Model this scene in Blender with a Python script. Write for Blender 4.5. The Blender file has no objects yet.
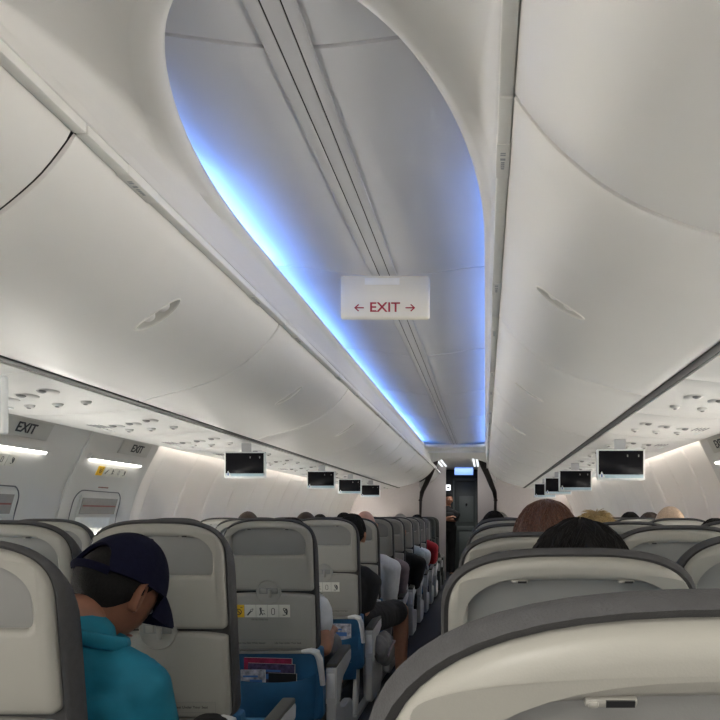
import bpy, bmesh, math, random
from mathutils import Vector, Matrix, Euler, noise
R = math.radians
sc = bpy.context.scene
COL = sc.collection
random.seed(7)
EYE = Vector((0.39, 0.0, 1.18))

# ------------------------------------------------------------------ materials
def mat(name, col, rough=0.5, metal=0.0, var=0.04, scale=30.0, bump=0.0, bscale=200.0, emit=None, estr=0.0, coat=0.0, spec=None):
    m = bpy.data.materials.new(name); m.use_nodes = True
    nt = m.node_tree; b = nt.nodes['Principled BSDF']
    b.inputs['Roughness'].default_value = rough; b.inputs['Metallic'].default_value = metal
    if coat: b.inputs['Coat Weight'].default_value = coat
    if spec is not None: b.inputs['Specular IOR Level'].default_value = spec
    tc = nt.nodes.new('ShaderNodeTexCoord')
    n = nt.nodes.new('ShaderNodeTexNoise'); n.inputs['Scale'].default_value = scale; n.inputs['Detail'].default_value = 3
    nt.links.new(tc.outputs['Object'], n.inputs['Vector'])
    r = nt.nodes.new('ShaderNodeValToRGB')
    lo = [max(0, c*(1-var)) for c in col]; hi = [min(1, c*(1+var)) for c in col]
    r.color_ramp.elements[0].position = .3; r.color_ramp.elements[1].position = .7
    r.color_ramp.elements[0].color = (*lo, 1); r.color_ramp.elements[1].color = (*hi, 1)
    nt.links.new(n.outputs['Fac'], r.inputs['Fac']); nt.links.new(r.outputs['Color'], b.inputs['Base Color'])
    if bump:
        n2 = nt.nodes.new('ShaderNodeTexNoise'); n2.inputs['Scale'].default_value = bscale; n2.inputs['Detail'].default_value = 4
        nt.links.new(tc.outputs['Object'], n2.inputs['Vector'])
        bp = nt.nodes.new('ShaderNodeBump'); bp.inputs['Strength'].default_value = bump; bp.inputs['Distance'].default_value = .004
        nt.links.new(n2.outputs['Fac'], bp.inputs['Height']); nt.links.new(bp.outputs['Normal'], b.inputs['Normal'])
    if emit:
        b.inputs['Emission Color'].default_value = (*emit, 1); b.inputs['Emission Strength'].default_value = estr
    return m

M = dict(
 bin=mat('bin_plastic', (.78,.765,.73), .42, var=.012, scale=4),
 rail=mat('rail_plastic', (.88,.865,.81), .4, var=.01),
 bezel=mat('bezel_plastic', (.74,.725,.69), .5, var=.012, scale=4),
 dome=mat('dome_panel', (.74,.74,.76), .55, var=.012, scale=5),
 recess=mat('latch_recess_plastic', (.70,.69,.64), .5, var=.01),
 railgrey=mat('rail_grey', (.60,.60,.62), .5, var=.01),
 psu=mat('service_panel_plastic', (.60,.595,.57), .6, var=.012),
 wall=mat('sidewall_plastic', (.80,.765,.73), .5, var=.012, scale=4),
 exitp=mat('exit_panel_plastic', (.60,.59,.565), .5, var=.012, scale=4),
 exitsign=mat('exit_sign_grey', (.50,.49,.45), .5, var=.01),
 dark=mat('dark_gap_rubber', (.015,.015,.015), .6),
 groove=mat('groove_grey', (.12,.12,.13), .6),
 carpet=mat('carpet', (.03,.035,.05), .95, var=.4, scale=300, bump=.4, bscale=600),
 shell=mat('seat_shell_plastic', (.285,.278,.25), .42, var=.02, scale=12, bump=.05, bscale=900),
 tray=mat('tray_plastic', (.268,.262,.238), .42, var=.02, scale=12, bump=.05, bscale=900),
 inset=mat('seat_inset_panel', (.20,.20,.195), .45, var=.02, scale=12, bump=.05, bscale=900),
 cover=mat('charcoal_seat_cover', (.042,.042,.044), .75, var=.12, scale=60, bump=.25, bscale=700),
 blue=mat('blue_seat_leather', (.012,.085,.19), .5, var=.12, scale=14, bump=.15, bscale=120),
 bluec=mat('blue_cushion_cloth', (.02,.13,.24), .8, var=.15, scale=90, bump=.3, bscale=500),
 silver=mat('silver_bracket', (.62,.63,.64), .35, metal=.25),
 arm=mat('armrest_grey_plastic', (.42,.43,.44), .4, var=.03),
 pad=mat('armrest_pad_olive_grey', (.055,.056,.047), .6, var=.05),
 darkshell=mat('dark_seat_leather', (.03,.034,.032), .55, var=.1),
 black=mat('black_plastic', (.012,.012,.013), .35),
 screen=mat('screen_glass', (.006,.006,.008), .22, spec=.12),
 tvwhite=mat('monitor_frame_white', (.72,.74,.73), .4),
 tvbar=mat('monitor_bar_blue', (.42,.56,.62), .4),
 icon=mat('print_dark', (.03,.03,.035), .6),
 iconblue=mat('print_blue', (.05,.14,.4), .6),
 iconred=mat('print_red', (.22,.06,.05), .6),
 yellow=mat('placard_yellow', (.75,.46,.02), .5),
 plac=mat('placard_white', (.62,.61,.55), .5),
 signwhite=mat('sign_cream_plastic', (.84,.79,.66), .4, var=.01),
 signred=mat('sign_red_print', (.42,.03,.045), .5),
 smoke=mat('handle_cover_plastic', (.33,.31,.29), .15, coat=.5),
 curtain=mat('curtain_cloth', (.05,.042,.038), .9, var=.2, scale=60),
 parti=mat('partition_laminate', (.50,.46,.45), .5, var=.02),
 door=mat('grey_green_door', (.075,.09,.086), .4, var=.05),
 doorl=mat('grey_green_door_panel', (.14,.165,.16), .4, var=.05),
 darkwall=mat('dark_galley_wall', (.04,.046,.046), .45),
 led=mat('led_white', (.9,.9,.9), .5, emit=(1.0,.93,.84), estr=1.0),
 ledexit=mat('led_exit_lamp', (.9,.9,.9), .5, emit=(1.0,.96,.88), estr=4.5),
 ledblue=mat('led_blue', (.5,.6,.9), .5, emit=(.10,.24,1.0), estr=1.0),
 ledfar=mat('led_far', (.9,.9,.9), .5, emit=(.9,.95,1.0), estr=.6),
 ledbluefar=mat('led_blue_far', (.06,.10,.25), .5, emit=(.13,.27,.75), estr=.55),
 skin1=mat('skin_brown', (.20,.085,.05), .5, var=.08, scale=40),
 skin2=mat('skin_tan', (.36,.175,.11), .5, var=.08, scale=40),
 skin3=mat('skin_pink', (.52,.29,.22), .45, var=.08, scale=30),
 eye=mat('eye_white', (.7,.68,.65), .2), iris=mat('iris_brown', (.05,.025,.012), .2),
 lip=mat('lip', (.30,.11,.09), .5),
 hair_black=mat('hair_black', (.005,.0045,.0045), .75, spec=.2, var=.4, scale=200, bump=.4, bscale=400),
 hair_brown=mat('hair_brown', (.035,.018,.012), .5, var=.4, scale=160, bump=.4, bscale=400),
 hair_auburn=mat('hair_auburn', (.085,.032,.016), .42, var=.45, scale=160, bump=.4, bscale=400),
 hair_blonde=mat('hair_blonde', (.42,.30,.13), .5, var=.45, scale=160, bump=.4, bscale=400),
 hair_grey=mat('hair_grey', (.30,.28,.25), .5, var=.25, scale=160, bump=.4, bscale=400),
 hair_white=mat('hair_fair', (.48,.35,.25), .5, var=.2, scale=160, bump=.3, bscale=400),
 teal=mat('teal_cloth', (.0,.135,.21), .8, var=.12, scale=14, bump=.3, bscale=50),
 navycap=mat('navy_cap_cloth', (.0045,.005,.017), .9, spec=.12, var=.15, scale=90, bump=.3, bscale=600),
 whitecl=mat('white_cloth', (.62,.64,.66), .85, var=.05, bump=.3, bscale=50),
 blackcl=mat('black_cloth', (.005,.0055,.007), .85, var=.2, bump=.3, bscale=50),
 navycl=mat('navy_cloth', (.012,.014,.05), .85, var=.2, bump=.3, bscale=50),
 redcl=mat('red_cloth', (.35,.012,.02), .85, var=.1, bump=.3, bscale=50),
 greycl=mat('grey_cloth', (.13,.13,.13), .85, var=.1, bump=.3, bscale=50),
 mauve=mat('mauve_cloth', (.20,.155,.165), .85, var=.12, bump=.3, bscale=50),
 paleblue=mat('pale_grey_blue_cloth', (.30,.34,.37), .85, var=.12, bump=.3, bscale=50),
 shoe=mat('shoe', (.02,.02,.02), .5),
 magred=mat('magazine_red', (.25,.015,.05), .4, var=.4, scale=40),
 magcov=mat('magazine_cover', (.33,.33,.38), .35, var=.6, scale=45),
 magpur=mat('magazine_purple', (.06,.045,.10), .35, var=.6, scale=60),
)

# ------------------------------------------------------------------ mesh helpers
def link(name, bm, m, parent=None, smooth=True, auto=35, recalc=True):
    if recalc: bmesh.ops.recalc_face_normals(bm, faces=bm.faces[:])
    me = bpy.data.meshes.new(name); bm.to_mesh(me); bm.free()
    return link_me(name, me, m, parent, smooth, auto)
def link_me(name, me, m, parent=None, smooth=True, auto=35):
    o = bpy.data.objects.new(name, me); COL.objects.link(o)
    if m is not None:
        for x in (m if isinstance(m, (list, tuple)) else [m]):
            me.materials.append(M[x] if isinstance(x, str) else x)
    if smooth and len(me.polygons):
        me.shade_smooth()
        try: me.set_sharp_from_angle(angle=R(auto))
        except Exception: pass
    if parent: o.parent = parent
    return o
def tag(o, label=None, cat=None, group=None, kind=None):
    if label: o['label'] = label
    if cat: o['category'] = cat
    if group: o['group'] = group
    if kind: o['kind'] = kind
    return o
def empty(name, loc=(0,0,0), rz=0, label=None, cat=None, group=None):
    o = bpy.data.objects.new(name, None); COL.objects.link(o)
    o.location = loc; o.rotation_euler = (0,0,rz); o.empty_display_size = .1
    return tag(o, label, cat, group)
def copy_tree(o, parent=None):
    c = o.copy(); COL.objects.link(c)
    if parent: c.parent = parent
    for ch in list(o.children): copy_tree(ch, c)
    return c
def rings(bm, rs, cap0=False, cap1=False, closed=True, mi=0):
    vs = [[bm.verts.new(p) for p in r] for r in rs]
    n = len(rs[0])
    for a, b in zip(vs, vs[1:]):
        for i in range(n if closed else n-1):
            j = (i+1) % n
            try:
                f = bm.faces.new((a[i], a[j], b[j], b[i])); f.material_index = mi
            except ValueError: pass
    if cap0: f = bm.faces.new(vs[0][::-1]); f.material_index = mi
    if cap1: f = bm.faces.new(vs[-1]); f.material_index = mi
    return vs
def box(bm, c, s, bev=0.0, mat4=None, seg=2):
    t = bmesh.new(); bmesh.ops.create_cube(t, size=1)
    bmesh.ops.scale(t, vec=s, verts=t.verts)
    if bev: bmesh.ops.bevel(t, geom=t.edges[:], offset=bev, segments=seg, profile=.5, affect='EDGES')
    bmesh.ops.translate(t, vec=c, verts=t.verts)
    if mat4: bmesh.ops.transform(t, matrix=mat4, verts=t.verts)
    merge(bm, t)
def merge(bm, t, mi=None):
    me = bpy.data.meshes.new('tmp'); t.to_mesh(me); t.free()
    n0 = len(bm.faces); bm.from_mesh(me); bpy.data.meshes.remove(me)
    if mi is not None:
        bm.faces.ensure_lookup_table()
        for f in bm.faces[n0:]: f.material_index = mi
def ell(bm, c, r, mat4=None, u=20, v=12, mi=0):
    t = bmesh.new(); bmesh.ops.create_uvsphere(t, u_segments=u, v_segments=v, radius=1)
    bmesh.ops.scale(t, vec=r, verts=t.verts)
    if mat4: bmesh.ops.transform(t, matrix=mat4, verts=t.verts)
    bmesh.ops.translate(t, vec=c, verts=t.verts); merge(bm, t, mi)
def frame(d, up=Vector((0,0,1))):
    d = d.normalized()
    if abs(d.dot(up)) > .98: up = Vector((0,1,0))
    s = d.cross(up).normalized(); u = s.cross(d).normalized()
    return s, u
def tube(bm, pts, rad, n=12, cap=True, rx=None, side=None, mi=0):
    pts = [Vector(p) for p in pts]
    if not hasattr(rad, '__len__'): rad = [rad]*len(pts)
    rs = []
    for i, p in enumerate(pts):
        d = (pts[min(i+1, len(pts)-1)] - pts[max(i-1, 0)])
        if side is not None:
            s = Vector(side); s = (s - d.normalized()*s.dot(d.normalized())).normalized(); u = s.cross(d.normalized())
        else: s, u = frame(d)
        a = rad[i]; b = rad[i] if rx is None else rx[i]
        rs.append([p + s*math.cos(2*math.pi*k/n)*(b) + u*math.sin(2*math.pi*k/n)*a for k in range(n)])
    rings(bm, rs, cap, cap, mi=mi)
def poly_prism(bm, pts, off):
    a = [bm.verts.new(p) for p in pts]; b = [bm.verts.new(Vector(p)+Vector(off)) for p in pts]
    bm.faces.new(a); bm.faces.new(b[::-1])
    for i in range(len(pts)):
        j = (i+1) % len(pts); bm.faces.new((a[i], b[i], b[j], a[j]))
_txt = {}
def text_mesh(s, size, extrude=.0008, bold=0.0):
    k = (s, size, extrude, bold)
    if k in _txt: return _txt[k]
    cu = bpy.data.curves.new('txt', 'FONT'); cu.body = s; cu.size = size; cu.extrude = extrude; cu.offset = bold
    cu.align_x = 'CENTER'; cu.align_y = 'CENTER'; cu.resolution_u = 4
    o = bpy.data.objects.new('txt', cu); COL.objects.link(o)
    dg = bpy.context.evaluated_depsgraph_get()
    me = bpy.data.meshes.new_from_object(o.evaluated_get(dg))
    bpy.data.objects.remove(o); bpy.data.curves.remove(cu)
    me.materials.clear()
    _txt[k] = me
    return me
def text_into(bm, s, size, mat4, extrude=.0008, bold=0.0):
    t = bmesh.new(); t.from_mesh(text_mesh(s, size, extrude, bold)); bmesh.ops.transform(t, matrix=mat4, verts=t.verts); merge(bm, t)
def basis(o, x, y, z):
    m = Matrix.Identity(4)
    for i, v in enumerate((x, y, z)):
        v = Vector(v).normalized()
        for k in range(3): m[k][i] = v[k]
    m.translation = Vector(o)
    return m
def lerp(a, b, t): return a+(b-a)*t
def interp(xs, ys, x):
    if x <= xs[0]: return ys[0]
    for i in range(len(xs)-1):
        if x <= xs[i+1]:
            return lerp(ys[i], ys[i+1], (x-xs[i])/(xs[i+1]-xs[i]))
    return ys[-1]
def smooth(t): t = max(0, min(1, t)); return t*t*(3-2*t)
ORD = ['first','second','third','fourth','fifth','sixth','seventh','eighth','ninth','tenth','eleventh','twelfth','thirteenth','fourteenth','fifteenth','sixteenth']

YB, YF = -2.2, 12.05       # cabin extent behind the camera / up to the class divider
# ------------------------------------------------------------------ cabin shell
WZ = [0.0, .25, .55, .9, 1.18, 1.33, 1.48, 1.64, 1.74]
WX = [1.62, 1.78, 1.885, 1.90, 1.86, 1.815, 1.745, 1.665, 1.61]
def wall_x(z):
    # smooth (Catmull) profile of the sidewall
    for i in range(len(WZ)-1):
        if z <= WZ[i+1] or i == len(WZ)-2:
            t = (z-WZ[i])/(WZ[i+1]-WZ[i])
            p0, p1, p2, p3 = WX[max(i-1,0)], WX[i], WX[i+1], WX[min(i+2,len(WX)-1)]
            return .5*((2*p1)+(-p0+p2)*t+(2*p0-5*p1+4*p2-p3)*t*t+(-p0+3*p1-3*p2+p3)*t**3)
def wall_patch(bm, s, y0, y1, z0, z1, off, thick=.01, ny=2, nz=10):
    """slab on the sidewall of side s, raised by off into the cabin"""
    zs = [lerp(z0, z1, i/nz) for i in range(nz+1)]
    ys = [lerp(y0, y1, i/ny) for i in range(ny+1)]
    def P(y, z, o): return (s*(wall_x(z)-o), y, z)
    rows = []
    for z in zs:
        rows.append([P(y, z, off) for y in ys] + [P(y, z, off-thick) for y in ys[::-1]])
    rings(bm, rows, True, True)
def sidewall(name, s):
    bm = bmesh.new()
    zs = [0, .12, .25, .4, .55, .72, .9, 1.04, 1.12, 1.18, 1.26, 1.33, 1.4, 1.48, 1.56, 1.64, 1.70, 1.74]
    seams = [YB+.3+.508*k for k in range(30)]
    ys = {YB, 15.6}
    for q in seams:
        if q < 15.5: ys |= {q-.022, q-.008, q, q+.008, q+.022, q+.12, q+.254, q+.385}
    ys = sorted(y for y in ys if YB <= y <= 15.6)
    rs = []
    for y in ys:
        d = min(abs(y-q) for q in seams)
        # grooves between the panels and the soft window embrasure
        o = .010 if d < .001 else (.004 if d < .009 else 0.0)
        k = min(abs(y-q-.254) for q in seams)
        row = []
        for z in zs:
            e = .030*smooth(1-k/.19)*smooth(1-abs(z-1.02)/.30)
            row.append((s*(wall_x(z)+o+e), y, z))
        rs.append(row)
    rings(bm, rs, closed=False)
    tag(link(name, bm, 'wall', recalc=False, auto=50), kind='structure')
sidewall('wall_left', -1); sidewall('wall_right', 1)
M['daylight_exit'] = mat('exit_window_daylight', (.8,.82,.85), .3, emit=(1.0,.955,.875), estr=22.0)  # weaker glow for the panes added on the exit hatches
M['daylight'] = mat('window_daylight', (.8,.82,.85), .3, emit=(1.0,.955,.875), estr=64.0)  # unseen glowing windows, added low on the walls to brighten the bins
nwin = 0
for s in (-1, 1):
    for k in range(28):
        yc = YB+.3+.508*k+.254
        if yc > 11.8 or 2.2 < yc < 4.6: continue
        nwin += 1
        bm = bmesh.new(); wall_patch(bm, s, yc-.125, yc+.125, .84, 1.115, -.022, .012, nz=6)
        o = tag(link('window_%d' % nwin, bm, 'daylight'), kind='structure')
        bm = bmesh.new()
        for a, b, c, d in ((yc-.145,yc-.125,.82,1.135),(yc+.125,yc+.145,.82,1.135),(yc-.125,yc+.125,.82,.84),(yc-.125,yc+.125,1.115,1.135)):
            wall_patch(bm, s, a, b, c, d, -.010, .03, nz=4, ny=1)
        link('window_frame', bm, 'wall', o)
bm = bmesh.new(); box(bm, (0, 6.5, -.02), (3.7, 18.5, .04))
tag(link('floor', bm, 'carpet', smooth=False), kind='structure')

# ceiling : bezel with the long oval opening, recessed dome above it
def hw(Y):
    u = 2.5-Y
    if u <= 0: return .39
    return .39*math.sqrt(max(0, 1-(u/1.32)**2.47))
opening = []   # (inner x,y) and boundary point, running from the left far end round the near tip to the right far end
YE = 9.5
left = []
nst = 26
for i in range(nst): left.append((-.39, lerp(YE-.14, 2.5, i/nst)))
for i in range(0, 41):
    a = (i/40)*math.pi/2
    Y = 2.5-1.32*math.sin(a)**.9
    left.append((-hw(Y), Y))
left[-1] = (0.0, 1.18)
arc = left + [(-x, y) for x, y in left[-2::-1]]
far = []
for i in range(0, 9):
    a = i/8*math.pi/2; far.append((.39-.13*(1-math.cos(a)), YE-.14+.14*math.sin(a)))
for i in range(1, 8): far.append((lerp(.26, -.26, i/8), YE))
for i in range(0, 9):
    a = math.pi/2-i/8*math.pi/2; far.append((-.39+.13*(1-math.cos(a)), YE-.14+.14*math.sin(a)))
loop = arc + far[1:-1]
N = len(loop)
def bound(i):
    x, y = loop[i]
    if i < len(arc):
        if y >= 2.5: return Vector((math.copysign(.418, x), y, 1.972))
        t = (2.5-y)/1.32
        if abs(x) > .27:
            return Vector((math.copysign(.418, x), lerp(2.5, .95, smooth(t)**.8*1.0 if False else min(1, t*1.9)), 1.972))
        bx = x/.27*.418
        return Vector((bx, .95, arch(bx)))
    if y > YE-.02 or abs(x) < .36:
        return Vector((max(-.418, min(.418, x*1.35)), 10.9, arch(max(-.418, min(.418, x*1.35)))+.01))
    return Vector((math.copysign(.418, x), y+.25, 1.972))
def arch(x): return 1.972+.085*(1-min(1, abs(x)/.418)**2.2)
bm = bmesh.new()
rs = [[], [], [], [], [], [], []]
for i in range(N):
    p = Vector((*loop[i], 0)); a = Vector((*loop[i-1], 0)); b = Vector((*loop[(i+1) % N], 0))
    t = (b-a).normalized(); n = Vector((-t.y, t.x, 0))
    if n.dot(p-Vector((0, max(2.5, min(9.0, p.y)), 0))) < 0: n = -n
    def off(d):
        q = p+n*d
        q.x = max(-.408, min(.408, q.x)); return q
    B = bound(i)
    rs[0].append(off(.012)+Vector((0,0,2.125)))
    rs[1].append(off(-.002)+Vector((0,0,2.112)))
    rs[2].append(off(.0)+Vector((0,0,2.098)))
    rs[3].append(off(.012)+Vector((0,0,2.084)))
    rs[4].append(off(.032)+Vector((0,0,2.077)))
    o = off(.062)
    clip = 1-min(1, max(0, (.408-abs((p+n*.062).x))/.03)) if abs((p+n*.062).x) < .408 else 1
    rs[5].append(o+Vector((0,0, lerp(2.078, 2.06, clip))))
    rs[6].append(Vector((lerp(o.x, B.x, .12), lerp(o.y, B.y, .12), lerp(2.084, 2.05, clip))))
for k in (.3, .5, .7, .88, 1.0):
    row = []
    for i in range(N):
        q = rs[6][i]; B = bound(i)
        z = lerp(q.z, B.z, k**1.3)
        row.append(Vector((lerp(q.x, B.x, k), lerp(q.y, B.y, k), z)))
    rs.append(row)
rings(bm, rs)
tag(link('ceiling', bm, 'bezel', auto=60), kind='structure')
# plain arched ceiling behind the camera
bm = bmesh.new()
xs = [lerp(-.418, .418, i/16) for i in range(17)]
rings(bm, [[(x, y, arch(x)) for x in xs] for y in (YB, -.5, .95)], closed=False)
tag(link('ceiling_aft', bm, 'bezel'), kind='structure')
# dome panel
def dome_z(x):
    a = abs(x)
    if a < .44: return 2.135+.044*smooth(a/.44)
    return lerp(2.179, 2.085, ((a-.44)/.13)**2)
bm = bmesh.new()
xs = [lerp(-.57, .57, i/38) for i in range(39)]
seams = [1.468+1.41*k for k in range(-1, 7)]
ys = {.7, 9.9}
for q in seams: ys |= {q-.006, q-.005, q, q+.005, q+.006}
ys |= {lerp(.7, 9.9, i/30) for i in range(31)}
ys = sorted(y for y in ys if .7 <= y <= 9.9)
rings(bm, [[(x, y, dome_z(x)+(.012 if min(abs(y-q) for q in seams) < .0055 else 0)) for x in xs] for y in ys], closed=False)
for yy in (.7, 9.9): rings(bm, [[(x, yy, dome_z(x)) for x in xs], [(x, yy, 2.05) for x in xs]], closed=False)
tag(link('ceiling_dome', bm, 'dome', auto=50), kind='structure')
# centre rails along the dome and the dark seams between them
def strip(name, x0, x1, z0, z1, m, y0=.75, y1=9.85, bev=.002):
    bm = bmesh.new(); box(bm, ((x0+x1)/2, (y0+y1)/2, (z0+z1)/2), (x1-x0, y1-y0, abs(z1-z0)), bev)
    return tag(link(name, bm, m), kind='structure')
strip('trim_1', -.058, -.030, 2.129, 2.139, 'railgrey')
strip('trim_2', -.026, .010, 2.130, 2.140, 'railgrey')
strip('trim_3', .014, .040, 2.129, 2.139, 'railgrey')
strip('trim_4', -.030, .016, 2.1335, 2.141, 'dark', bev=0)
# blue cove LEDs lying on top of the bezel, either side of the opening
def led_strip(s, y0, y1, mname, i):
    bm = bmesh.new(); box(bm, (s*.455, (y0+y1)/2, 2.118), (.03, y1-y0, .012), .003)
    o = link('cove_light', bm, mname); return o
LEDMATS = {}
def ledblue(st0, col=(.13,.33,1.0)):
    st = st0*.88; k = (st, col)
    if k not in LEDMATS: LEDMATS[k] = mat('led_blue_%d' % len(LEDMATS), (.5,.6,.9), .5, emit=col, estr=st)
    return LEDMATS[k]
for s, segs in ((-1, [(1.62,2.0,2.5),(2.03,2.9,11),(2.93,4.2,6),(4.23,5.6,5),(5.63,7.0,6),(7.03,9.6,9)]),
                (1, [(1.7,2.0,1.5),(2.03,2.9,4.5),(2.93,4.2,5),(4.23,5.6,5),(5.63,7.0,6),(7.03,9.6,9)])):
    for i, (a, b, st) in enumerate(segs):
        o = led_strip(s, a, b, ledblue(st), i)
        tag(o, 'blue cove light above the %s lip of the ceiling oval, %s segment' % (('left','right')[s > 0], ORD[i]), 'light', 'blue cove light strips')

# ------------------------------------------------------------------ EXIT sign under the dome
ES = empty('exit_sign', (0, 2.80, 1.95), 0, 'cream hanging ceiling sign with red EXIT and arrows', 'sign')
bm = bmesh.new(); box(bm, (0, .015, .083), (.348, .03, .170), .012, seg=3); link('sign_panel', bm, 'signwhite', ES)
bm = bmesh.new()
box(bm, (-.01, -.0015, .142), (.135, .002, .026), .0008); link('blank_label', bm, 'rail', ES)
bm = bmesh.new()
rot = basis((0,0,0), (1,0,0), (0,0,1), (0,-1,0))
text_into(bm, 'EXIT', .052, Matrix.Translation((0,-.0012,.040)) @ rot @ Matrix.Diagonal((1.12,1,1,1)), bold=.0007)
link('exit_lettering', bm, 'signred', ES, smooth=False)
for sx in (-1, 1):
    cx = sx*.098
    bm = bmesh.new()
    box(bm, (cx, -.0012, .0395), (.034, .0012, .0045))
    for u in (-1, 1):
        t = Matrix.Translation((cx+sx*.0175, -.0012, .0395)) @ Matrix.Rotation(u*sx*R(42), 4, 'Y') @ Matrix.Translation((-sx*.009, 0, 0))
        box(bm, (0,0,0), (.021, .0012, .0045), mat4=t)
    link('arrow', bm, 'signred', ES, smooth=False)

# ------------------------------------------------------------------ overhead bins
# face profile (half width, height): latch edge down to the lower edge
FP = [(.441,1.955),(.470,1.915),(.505,1.872),(.548,1.832),(.605,1.787),(.672,1.748),(.75,1.716),(.83,1.692),(.92,1.668),(.985,1.652),(1.02,1.638)]
def fp_pts():
    out = []
    cum = [0]
    for a, b in zip(FP, FP[1:]): cum.append(cum[-1]+math.hypot(b[0]-a[0], b[1]-a[1]))
    return cum
CUM = fp_pts(); SL = CUM[-1]
def fpos(s):
    # Catmull-Rom through the profile points
    s = max(0, min(SL, s))
    for i in range(len(FP)-1):
        if s <= CUM[i+1]+1e-9:
            t = (s-CUM[i])/(CUM[i+1]-CUM[i])
            P = [FP[max(i-1,0)], FP[i], FP[i+1], FP[min(i+2, len(FP)-1)]]
            return tuple(.5*((2*P[1][k])+(-P[0][k]+P[2][k])*t+(2*P[0][k]-5*P[1][k]+4*P[2][k]-P[3][k])*t*t+(-P[0][k]+3*P[1][k]-3*P[2][k]+P[3][k])*t**3) for k in (0,1))
def fnor(s):
    a = fpos(s-.004); b = fpos(s+.004)
    dx, dz = b[0]-a[0], b[1]-a[1]; l = math.hypot(dx, dz)
    return (dz/l, -dx/l)     # outward (down / inboard)
HS = .235     # centre of the handle along the profile
def bin_proto(s, L):
    t = empty('overhead_bin')
    g = .003 if s > 0 else .0045
    # door : outer skin with the oval hand recess, folded edges and an inner skin
    ss = sorted({SL*i/26 for i in range(27)} | {HS-.085+.17*i/40 for i in range(41)})
    hl = L/2
    yy = sorted({g+(L-2*g)*i/14 for i in range(15)} | {hl-.038+.076*i/24 for i in range(25)} | {g+.004, L-g-.004, g+.012, L-g-.012})
    bm = bmesh.new()
    def P(sv, y, d=0):
        x, z = fpos(sv); n = fnor(sv)
        e = min(y-g, L-g-y); rd = 0.0; er = .014 if s > 0 else .007
        if e < er: rd = er-math.sqrt(max(0, er**2-(er-e)**2))
        ed = min(sv, SL-sv)
        rr_ = .004 if sv < SL/2 else .010
        if ed < rr_: rd = max(rd, rr_-math.sqrt(max(0, rr_**2-(rr_-ed)**2)))
        q = ((sv-HS)/.077)**2+((y-hl)/.030)**2
        dep = .032*smooth((1.08-q)/.13) if q < 1.08 else 0
        rim = 0
        k = -rd-dep+rim-d
        return (s*(x+n[0]*k), y, z+n[1]*k)
    rings(bm, [[P(sv, y) for y in yy] for sv in ss], closed=False)
    sbs = []
    for yq in (yy[0], yy[-1]):
        sb = bmesh.new(); sbs.append(sb)
        rings(sb if s < 0 else bm, [[P(sv, yq) for sv in ss], [P(sv, yq, .03) for sv in ss]], closed=False)
    rings(bm, [[P(ss[0], y) for y in yy], [P(ss[0], y, .03) for y in yy]], closed=False)
    rings(bm, [[P(ss[-1], y) for y in yy], [P(ss[-1], y, .03) for y in yy]], closed=False)
    bmesh.ops.remove_doubles(bm, verts=bm.verts, dist=.0002)
    d = link('door', bm, 'bin', t, auto=40)
    for sb in sbs:
        if s < 0: link('edge_seal', sb, 'dark', d)  # edge faces coloured dark to stand for shade in the gap between bins
        else: sb.free()
    # the paddle latch inside the hand recess: two shell shaped pads
    bm = bmesh.new()
    for k, dl in ((-1, -.030), (1, .026)):
        x, z = fpos(HS+dl); n = fnor(HS+dl)
        tx, tz = -n[1], n[0]
        mt = basis((0,0,0), (s*tx,0,tz), (0,1,0), (s*n[0],0,n[1]))
        ell(bm, (s*(x-n[0]*.016), hl, z-n[1]*.016), (.020, .020, .014), mt)
    link('latch_handle', bm, 'bin', d)
    def Q(f, a, dep):
        sv = HS+.077*f*math.cos(a); y = hl+.030*f*math.sin(a); x, z = fpos(sv); n = fnor(sv)
        return (s*(x-n[0]*dep), y, z-n[1]*dep)
    bm = bmesh.new(); rings(bm, [[Q(f, 2*math.pi*i/36, dp_) for i in range(36)] for f, dp_ in ((1.0,.004),(.97,.016),(.93,.026),(.85,.029),(.4,.030))], False, True)
    link('latch_recess', bm, 'recess', d)
    bm = bmesh.new(); tube(bm, [Q(1.07, 2*math.pi*i/48, -.0004) for i in range(49)], .0026, n=8); link('latch_bezel', bm, 'rail', d)  # pale ring standing in for the highlight along the recess rim
    # body behind the door
    bm = bmesh.new()
    prof = [(.452,1.975),(.60,1.83),(.80,1.735),(1.01,1.672),(1.06,1.672),(1.60,1.72),(1.60,2.06),(.46,2.06)]
    rings(bm, [[(s*x, y, z) for x, z in prof] for y in (.001, L-.001)], True, True)
    link('bin_body', bm, 'dark' if s < 0 else 'groove', t, smooth=False)
    # top rail with a raised placard
    bm = bmesh.new()
    box(bm, (s*.4290, L/2, 1.964), (.0275, L-.006, .022), .004)
    rl = link('rail', bm, 'rail', t)
    return t
def bin_placard(t, s, y, big=True):
    w = .15 if big else .12
    bm = bmesh.new(); box(bm, (s*.4290, y, 1.9630), (.031, w, .025), .003)
    p = link('row_placard', bm, 'rail', t)
    bm = bmesh.new()
    z = 1.9502
    X = (0, 1 if s < 0 else -1, 0)
    mt = basis((s*.4285, y, z-.0003), (0, s*-1.0, 0), (-1*s*-1*-1, 0, 0), (0,0,-1))
    yd = -1
    # small printed row figures and seat marks
    for k, (o, wd, ht) in enumerate([(-.040,.004,.011),(-.032,.004,.011),(-.014,.008,.011),(0.000,.005,.008),(.009,.005,.008),(.018,.005,.008),(.027,.005,.007)]):
        box(bm, (s*.4285, y+o, z), (ht, wd, .0008))
    link('seat_marks', bm, 'arm', p, smooth=False)
BL = {-1: 1.463, 1: 1.481}
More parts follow.
